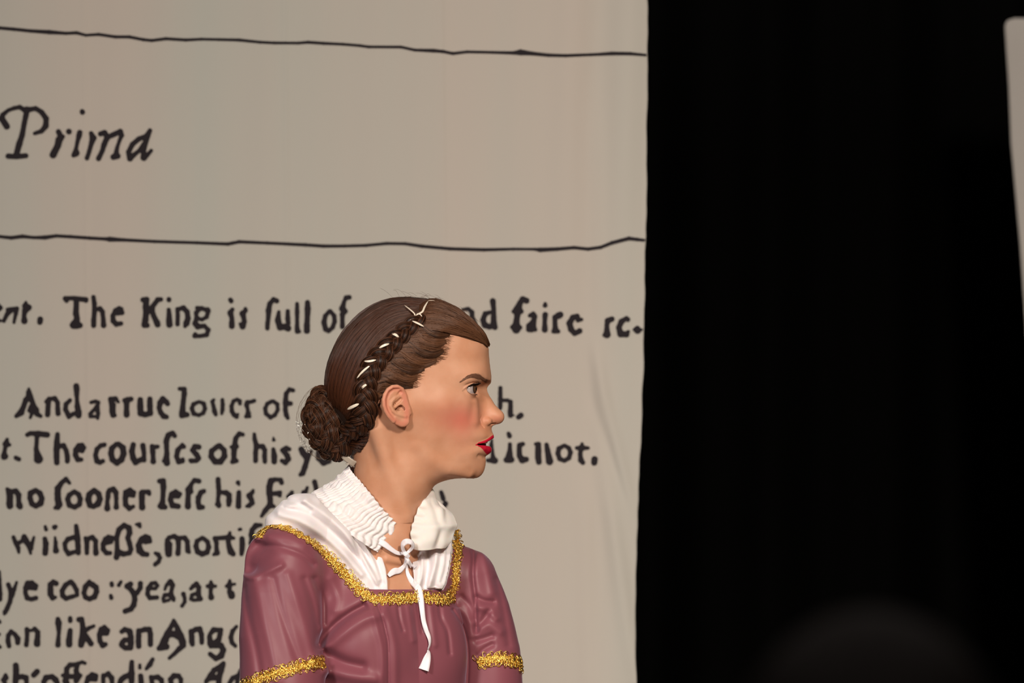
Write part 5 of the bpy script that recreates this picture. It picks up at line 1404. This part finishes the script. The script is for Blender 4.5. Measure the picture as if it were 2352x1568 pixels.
# near half of the standing collar: shirred band, gathered in rows, frilled upper edge
def UL(rows): return [tuple(U(*r)) for r in rows]
low = UL([(868, 1268, 112), (838, 1250, 132), (806, 1228, 142), (774, 1200, 136), (744, 1172, 108), (722, 1148, 60), (716, 1134, 0), (736, 1128, -60), (790, 1130, -104), (860, 1140, -122)])
mid = UL([(893, 1238, 98), (868, 1218, 114), (840, 1192, 120), (812, 1164, 114), (788, 1136, 90), (768, 1114, 50), (764, 1102, 0), (776, 1098, -50), (812, 1102, -88), (868, 1112, -104)])
top = UL([(914, 1207, 84), (895, 1186, 96), (872, 1160, 103), (850, 1132, 100), (830, 1108, 80), (812, 1088, 44), (804, 1076, 0), (808, 1072, -44), (832, 1078, -76), (874, 1090, -94)])
def shir(s_, t_, o):
    gather = 2.3 * np.sin(s_ * 2 * np.pi * 34 + 2.2 * np.sin(s_ * 27 + t_ * 3) + 1.6 * np.sin(t_ * 11 + s_ * 20)) * (0.45 + 0.55 * np.abs(np.sin(t_ * np.pi * 4.0)))
    rows_ = -1.8 * np.exp(-((np.mod(t_ * 5.2, 1) - 0.5) / 0.16) ** 2)
    frill = np.clip((t_ - 0.84) / 0.16, 0, 1) * 4.2 * np.sin(s_ * 2 * np.pi * 24 + 0.8 * np.sin(s_ * 19))
    puff = 4.5 * np.sin(np.pi * np.clip(t_, 0, 0.85) / 0.85)
    return gather + rows_ + frill + puff + 1.2 * np.sin(s_ * 40 + t_ * 14)
V, Q = grid_sheet([low, mid, top], 420, 64, lambda s, t, o: -shir(s, t, o))
# ragged top
mb = MB(); mb.add(W(V), Q)
m_crink = mat('shirred_cotton', (0.83, 0.755, 0.75), 0.8, Sheen_Weight=0.2, Subsurface_Weight=0.15, Subsurface_Scale=0.004)
co_ = mb.build('collar', m_crink); put_under(co_, woman)
# front half of the collar, fallen open towards the far shoulder
r0 = UL([(985, 1118, -38), (992, 1122, -22), (1000, 1136, -20), (1002, 1146, -26)])
r1 = UL([(971, 1142, 18), (986, 1146, 16), (1006, 1158, 4), (1020, 1163, -18)])
r2 = UL([(957, 1176, 52), (982, 1172, 50), (1014, 1170, 34), (1040, 1180, -4)])
r3 = UL([(946, 1212, 70), (972, 1206, 74), (1014, 1202, 60), (1047, 1208, 12)])
r4 = UL([(944, 1240, 78), (966, 1240, 84), (1006, 1236, 74), (1038, 1238, 30)])
r5 = UL([(952, 1262, 80), (968, 1264, 84), (998, 1262, 72), (1024, 1258, 44)])
def flap(s_, t_, o):
    fr = 3.4 * np.sin(t_ * 2 * np.pi * 8 + 1.5 * np.sin(t_ * 9)) * np.clip(1 - s_ / 0.22, 0, 1)
    fold = 5 * np.exp(-((s_ - 0.35 - 0.5 * (t_ - 0.3)) / 0.10) ** 2) * sstep(0.15, 0.5, t_) - 4 * np.exp(-((t_ - 0.78 + 0.2 * s_) / 0.06) ** 2) + 3 * np.exp(-((s_ - 0.7 + 0.25 * (t_ - 0.5)) / 0.10) ** 2)
    return -(fr + fold + 1.0 * np.sin(s_ * 9 + t_ * 17))
V, Q = grid_sheet([r0, r1, r2, r3, r4, r5], 70, 110, flap)
mb = MB(); mb.add(W(V), Q)
m_flap = mat('thin_cotton', (0.84, 0.75, 0.70), 0.75, Subsurface_Weight=0.2, Subsurface_Scale=0.006, Sheen_Weight=0.2)
fo_ = mb.build('collar', m_flap); put_under(fo_, woman); fo_['label'] = 'thin front half of the collar, fallen open'
log('collar')

# tie ribbon
m_tie = mat('white_ribbon', (0.84, 0.80, 0.84), 0.42, Sheen_Weight=0.3)
F_all = lambda p: np.minimum(F_dress(p), F_blouse(p))
tie = MB()
def tie_strip(rows, n=60, lift=5, follow=True, thick=0.9):
    """rows: (px, py, width, twist degrees[, w])"""
    A = np.array([r[:4] for r in rows], float)
    c = smooth_curve(A, n=n)
    h_ = hit(lambda p: np.minimum(F_all(p), F_body(p)), c[:, 0], c[:, 1], 220, -40) if follow else None
    w_ = h_[:, 2] if follow else np.interp(np.linspace(0, 1, n), np.linspace(0, 1, len(rows)), [r[4] for r in rows])
    if follow:
        k = np.ones(7) / 7; w_ = np.convolve(np.pad(w_, 3, 'edge'), k, 'valid')
    pts = np.array([U(a, b_, w__ + lift) for a, b_, w__ in zip(c[:, 0], c[:, 1], w_)])
    tw_ = np.radians(c[:, 3]); face = np.stack([np.sin(tw_), -0.1 + 0 * tw_, np.cos(tw_)], -1)
    v_, q_ = strip(pts, c[:, 2], face, thick); tie.add(W(v_), q_)
# band from the collar to the knot
tie_strip([(872, 1243, 15, 10), (884, 1250, 14, 20), (900, 1262, 11, 30), (914, 1270, 9, 20), (930, 1271, 7, 0)], lift=9)
# loop of the bow
tie_strip([(933, 1274, 7, 0, 96), (926, 1262, 10, -30, 104), (925, 1250, 13, -40, 112), (934, 1243, 13, 10, 118), (946, 1246, 11, 40, 114), (948, 1256, 9, 30, 106), (938, 1267, 7, 10, 98), (931, 1273, 6, 0, 96)], follow=False, lift=0)
# second loop end lying to the left
tie_strip([(934, 1276, 7, 10), (930, 1296, 8, 30), (918, 1309, 13, 10), (905, 1312, 15, -10), (892, 1322, 9, -20)], lift=7)
tie_strip([(932, 1278, 9, 10), (940, 1292, 10, 20), (948, 1302, 9, 30), (958, 1298, 3, 30)], lift=9)
# knot
tie_strip([(928, 1268, 9, 0, 98), (933, 1273, 11, 0, 103), (938, 1279, 9, 0, 98)], follow=False, lift=0, thick=5)
# long tail
tie_strip([(934, 1276, 7, 20), (934, 1300, 7, 30), (937, 1318, 9, 10), (947, 1336, 13, -10), (960, 1350, 15, 0), (966, 1372, 14, 10), (969, 1395, 12, 10), (973, 1425, 11, 20), (979, 1447, 10, -10), (986, 1465, 9, 30),
           (987, 1480, 7, 60), (983, 1492, 6, 80)], n=110, lift=7)
tie_strip([(983, 1492, 6, 60), (984, 1500, 11, 30), (981, 1512, 17, 10), (977, 1526, 21, 0), (973, 1538, 24, 0)], lift=8)
to_ = tie.build('tie_ribbon', m_tie); put_under(to_, woman); to_['label'] = 'white ribbon tied in a bow at the throat, long tail down the bodice'
log('tie')

# gold braid: wire loops along a line on the cloth
m_gold = mat('gold_thread', (1.0, 0.68, 0.17), 0.27, 1.0)
def gold(name, pts, width, density=1.0, w0=300, w1=-200):
    c = smooth_curve(np.array(pts, float), step=2.0)
    h_ = hit(F_dress_raw, c[:, 0], c[:, 1], w0, w1)
    k = np.ones(5) / 5
    for j in range(3): h_[:, j] = np.convolve(np.pad(h_[:, j], 2, 'edge'), k, 'valid')
    T = np.gradient(h_, axis=0); T /= np.linalg.norm(T, axis=1)[:, None]
    N = grad(F_dress_raw, h_, 2.0); N /= np.linalg.norm(N, axis=1)[:, None]; Sd = np.cross(T, N); Sd /= np.linalg.norm(Sd, axis=1)[:, None]
    L_ = np.concatenate([[0], np.cumsum(np.linalg.norm(np.diff(h_, axis=0), axis=1))]); mb = MB()
    def at_(s_, o, up=1.6):
        f = lambda A: np.array([np.interp(s_, L_, A[:, j]) for j in range(3)])
        return f(h_) + f(Sd) * o + f(N) * up
    def frame(s_):
        f = lambda A: np.array([np.interp(s_, L_, A[:, j]) for j in range(3)])
        return f(T), f(Sd), f(N)
    half = width / 2
    # the body of the braid: three wavy cords
    ss = np.arange(0, L_[-1], 1.1)
    for j, (o0, am, wl, ph) in enumerate(((-0.36, 0.26, 15, 0), (0.36, 0.26, 15, np.pi), (0.0, 0.42, 11, 1.0), (0.0, 0.42, 11, 1.0 + np.pi), (-0.1, 0.3, 7, 2), (0.12, 0.3, 8.3, 4))):
        pth = np.array([at_(s_, half * (o0 + am * math.sin(2 * math.pi * s_ / wl + ph)), 1.8 + 1.2 * math.sin(2 * math.pi * s_ / wl * 1.5 + j)) for s_ in ss])
        v_, q_ = tube_mesh(pth, 1.0, 5); mb.add(W(v_), q_)
    v_, q_ = strip(np.array([at_(s_, 0, 0.9) for s_ in ss]), half * 1.25, np.array([frame(s_)[2] for s_ in ss]), 0.8); mb.add(W(v_), q_)
    # picot loops: small petals along both edges, and a rosette every so often
    def loop(c_, d_, n_, size, wr=0.85):
        e_ = np.cross(n_, d_); a = np.linspace(0, 2 * np.pi, 11)[:-1]
        pth = c_ + (size * (0.5 + 0.5 * np.cos(a)))[:, None] * d_ * 1.25 + (size * 0.42 * np.sin(a))[:, None] * e_ + (0.6 * np.sin(a * 2))[:, None] * n_
        pth = np.concatenate([pth, pth[:1], pth[1:2]]); v_, q_ = tube_mesh(pth, wr, 4); mb.add(W(v_), q_)
    st = 3.4 / density; s_ = 0.0; i = 0
    while s_ < L_[-1]:
        T_, S__, N_ = frame(s_)
        for sd in (-1, 1):
            scal = 0.5 + 0.5 * math.cos(2 * math.pi * s_ / 19 + (0 if sd > 0 else np.pi * 0.6))
            ang = 0.9 * math.sin(2 * math.pi * s_ / 19) + 0.35 * rng.standard_normal()
            d_ = math.cos(ang) * S__ * sd + math.sin(ang) * T_
            loop(at_(s_, sd * half * (0.42 + 0.12 * scal), 2.2 + 0.8 * rng.random()), d_, N_ + 0.35 * rng.standard_normal(3), half * (0.35 + 0.50 * scal) * (0.85 + 0.3 * rng.random()))
        ang = rng.random() * 6.28
        loop(at_(s_, half * 0.5 * (rng.random() - 0.5), 2.8 + rng.random()), math.cos(ang) * S__ + math.sin(ang) * T_, N_ + 0.5 * rng.standard_normal(3), half * 0.42)
        s_ += st; i += 1
    o = mb.build(name, m_gold); put_under(o, woman); o['label'] = 'gold braid trim'
    return o
gold('gold_trim', [(596, 1236), (603, 1222), (618, 1211), (640, 1210), (664, 1217), (690, 1230), (716, 1247), (742, 1268), (768, 1293), (792, 1318), (812, 1340), (832, 1362), (852, 1375), (880, 1377), (920, 1375), (960, 1372), (1000, 1375), (1022, 1378),
                   (1038, 1366), (1044, 1342), (1047, 1310), (1049, 1275), (1050, 1245), (1047, 1218)], 23)
gold('gold_trim', [(556, 1576), (580, 1568), (610, 1553), (645, 1543), (680, 1534), (706, 1525), (730, 1520), (746, 1526)], 24, w0=330, w1=60)
gold('gold_trim', [(1096, 1524), (1110, 1518), (1130, 1514), (1150, 1513), (1172, 1515), (1188, 1522), (1199, 1532)], 26, w0=60, w1=-190)
log('gold')
# ------------------------------------------------------------------ skirt below the frame
rows_ = []
for k, (v, a_, b_) in enumerate(((1640, 176, 122), (1760, 150, 112), (1850, 170, 140), (2050, 240, 220), (2400, 320, 300), (3000, 400, 385), (3690, 450, 440))):
    an = np.linspace(0, 2 * np.pi, 160, endpoint=False)
    r_ = 1 + (0.0 if k < 2 else 0.02 * k) * np.sin(an * 16 + 0.6 * math.sin(k))
    rows_.append(np.stack([CX + CF * a_ * np.cos(an) * r_ + SF * b_ * np.sin(an) * r_, np.full(160, float(v)), -SF * a_ * np.cos(an) * r_ + CF * b_ * np.sin(an) * r_], -1))
A = np.stack(rows_); V = A.reshape(-1, 3); idx = np.arange(len(V)).reshape(len(A), 160); nx_ = np.roll(idx, -1, 1)
Q = np.stack([idx[:-1], nx_[:-1], nx_[1:], idx[1:]], -1).reshape(-1, 4)
Vw = W(V); Vw[:, 2] = np.maximum(Vw[:, 2], 0.004)
sk = mesh_obj('skirt', Vw, Q, m_satin); put_under(sk, woman)

# ------------------------------------------------------------------ someone in the audience, close to the lens, seen from behind
ax0, ay0, atop = P(2000, 1425, -7.0)
def A3(x, y, z): return np.array([x, y, z]) / S
def F_aud(p):
    f = s_ell(p, A3(0, 0, -0.115), np.array([0.074, 0.095, 0.112]) / S)
    f = smin(f, s_chain(p, [(*A3(0, 0.01, -0.17), 0.052 / S), (*A3(0, -0.01, -0.30), 0.060 / S)]), 30)
    for sg in (-1, 1):
        f = smin(f, s_ell(p, A3(0.076 * sg, 0.01, -0.125), np.array([0.008, 0.018, 0.032]) / S), 6)
        f = smin(f, s_chain(p, [(*A3(0, -0.02, -0.34), 0.075 / S), (*A3(0.15 * sg, -0.02, -0.375), 0.062 / S), (*A3(0.19 * sg, 0.0, -0.55), 0.052 / S), (*A3(0.20 * sg, 0.14, -0.75), 0.045 / S)]), 30)
    f = smin(f, s_ell(p, A3(0, -0.02, -0.56), np.array([0.16, 0.10, 0.26]) / S), 40)
    f = smin(f, s_ell(p, A3(0, -0.02, -0.80), np.array([0.17, 0.11, 0.13]) / S), 40)
    for sg in (-1, 1):
        f = smin(f, s_chain(p, [(*A3(0.085 * sg, -0.02, -0.84), 0.082 / S), (*A3(0.09 * sg, -0.01, -1.10), 0.058 / S), (*A3(0.09 * sg, -0.03, -1.36), 0.040 / S), (*A3(0.10 * sg, 0.12, -1.39), 0.030 / S)]), 20)
    return f
def F_ahair(p):
    q = s_ell(p, A3(0, -0.008, -0.112), np.array([0.083, 0.103, 0.118]) / S) + 1.0 * np.sin(np.arctan2(p[:, 0], p[:, 1]) * 34 + p[:, 2] * 0.03)
    return smax(q, -(s_ell(p, A3(0, 0.115, -0.16), np.array([0.075, 0.09, 0.095]) / S)), 6)
V, Q = extract(F_aud, A3(-0.30, -0.20, -1.46), A3(0.30, 0.32, 0.02), 9.0, c=3)
m_ash = mat('audience_shirt', (0.03, 0.03, 0.035), 0.8); m_ask = mat('audience_skin', (0.45, 0.25, 0.17), 0.5); m_ahr = mat('audience_hair', (0.022, 0.009, 0.005), 0.5)
off_ = np.array([ax0, ay0, atop])
aud = empty('person', (ax0, ay0, 0.0), label='blurred dark brown head of an audience member at the bottom right edge', category='person')
hd = V[Q].mean(1)[:, 2] > -0.33 / S
o = mesh_obj('body', V * S + off_, Q, m_ask); o.data.materials.append(m_ash)
o.data.polygons.foreach_set('material_index', np.where(hd, 0, 1).astype(np.int32)); put_under(o, aud)
V, Q = extract(F_ahair, A3(-0.11, -0.14, -0.25), A3(0.11, 0.12, 0.02), 4.0, c=3)
o = mesh_obj('hair', V * S + off_, Q, m_ahr); put_under(o, aud)
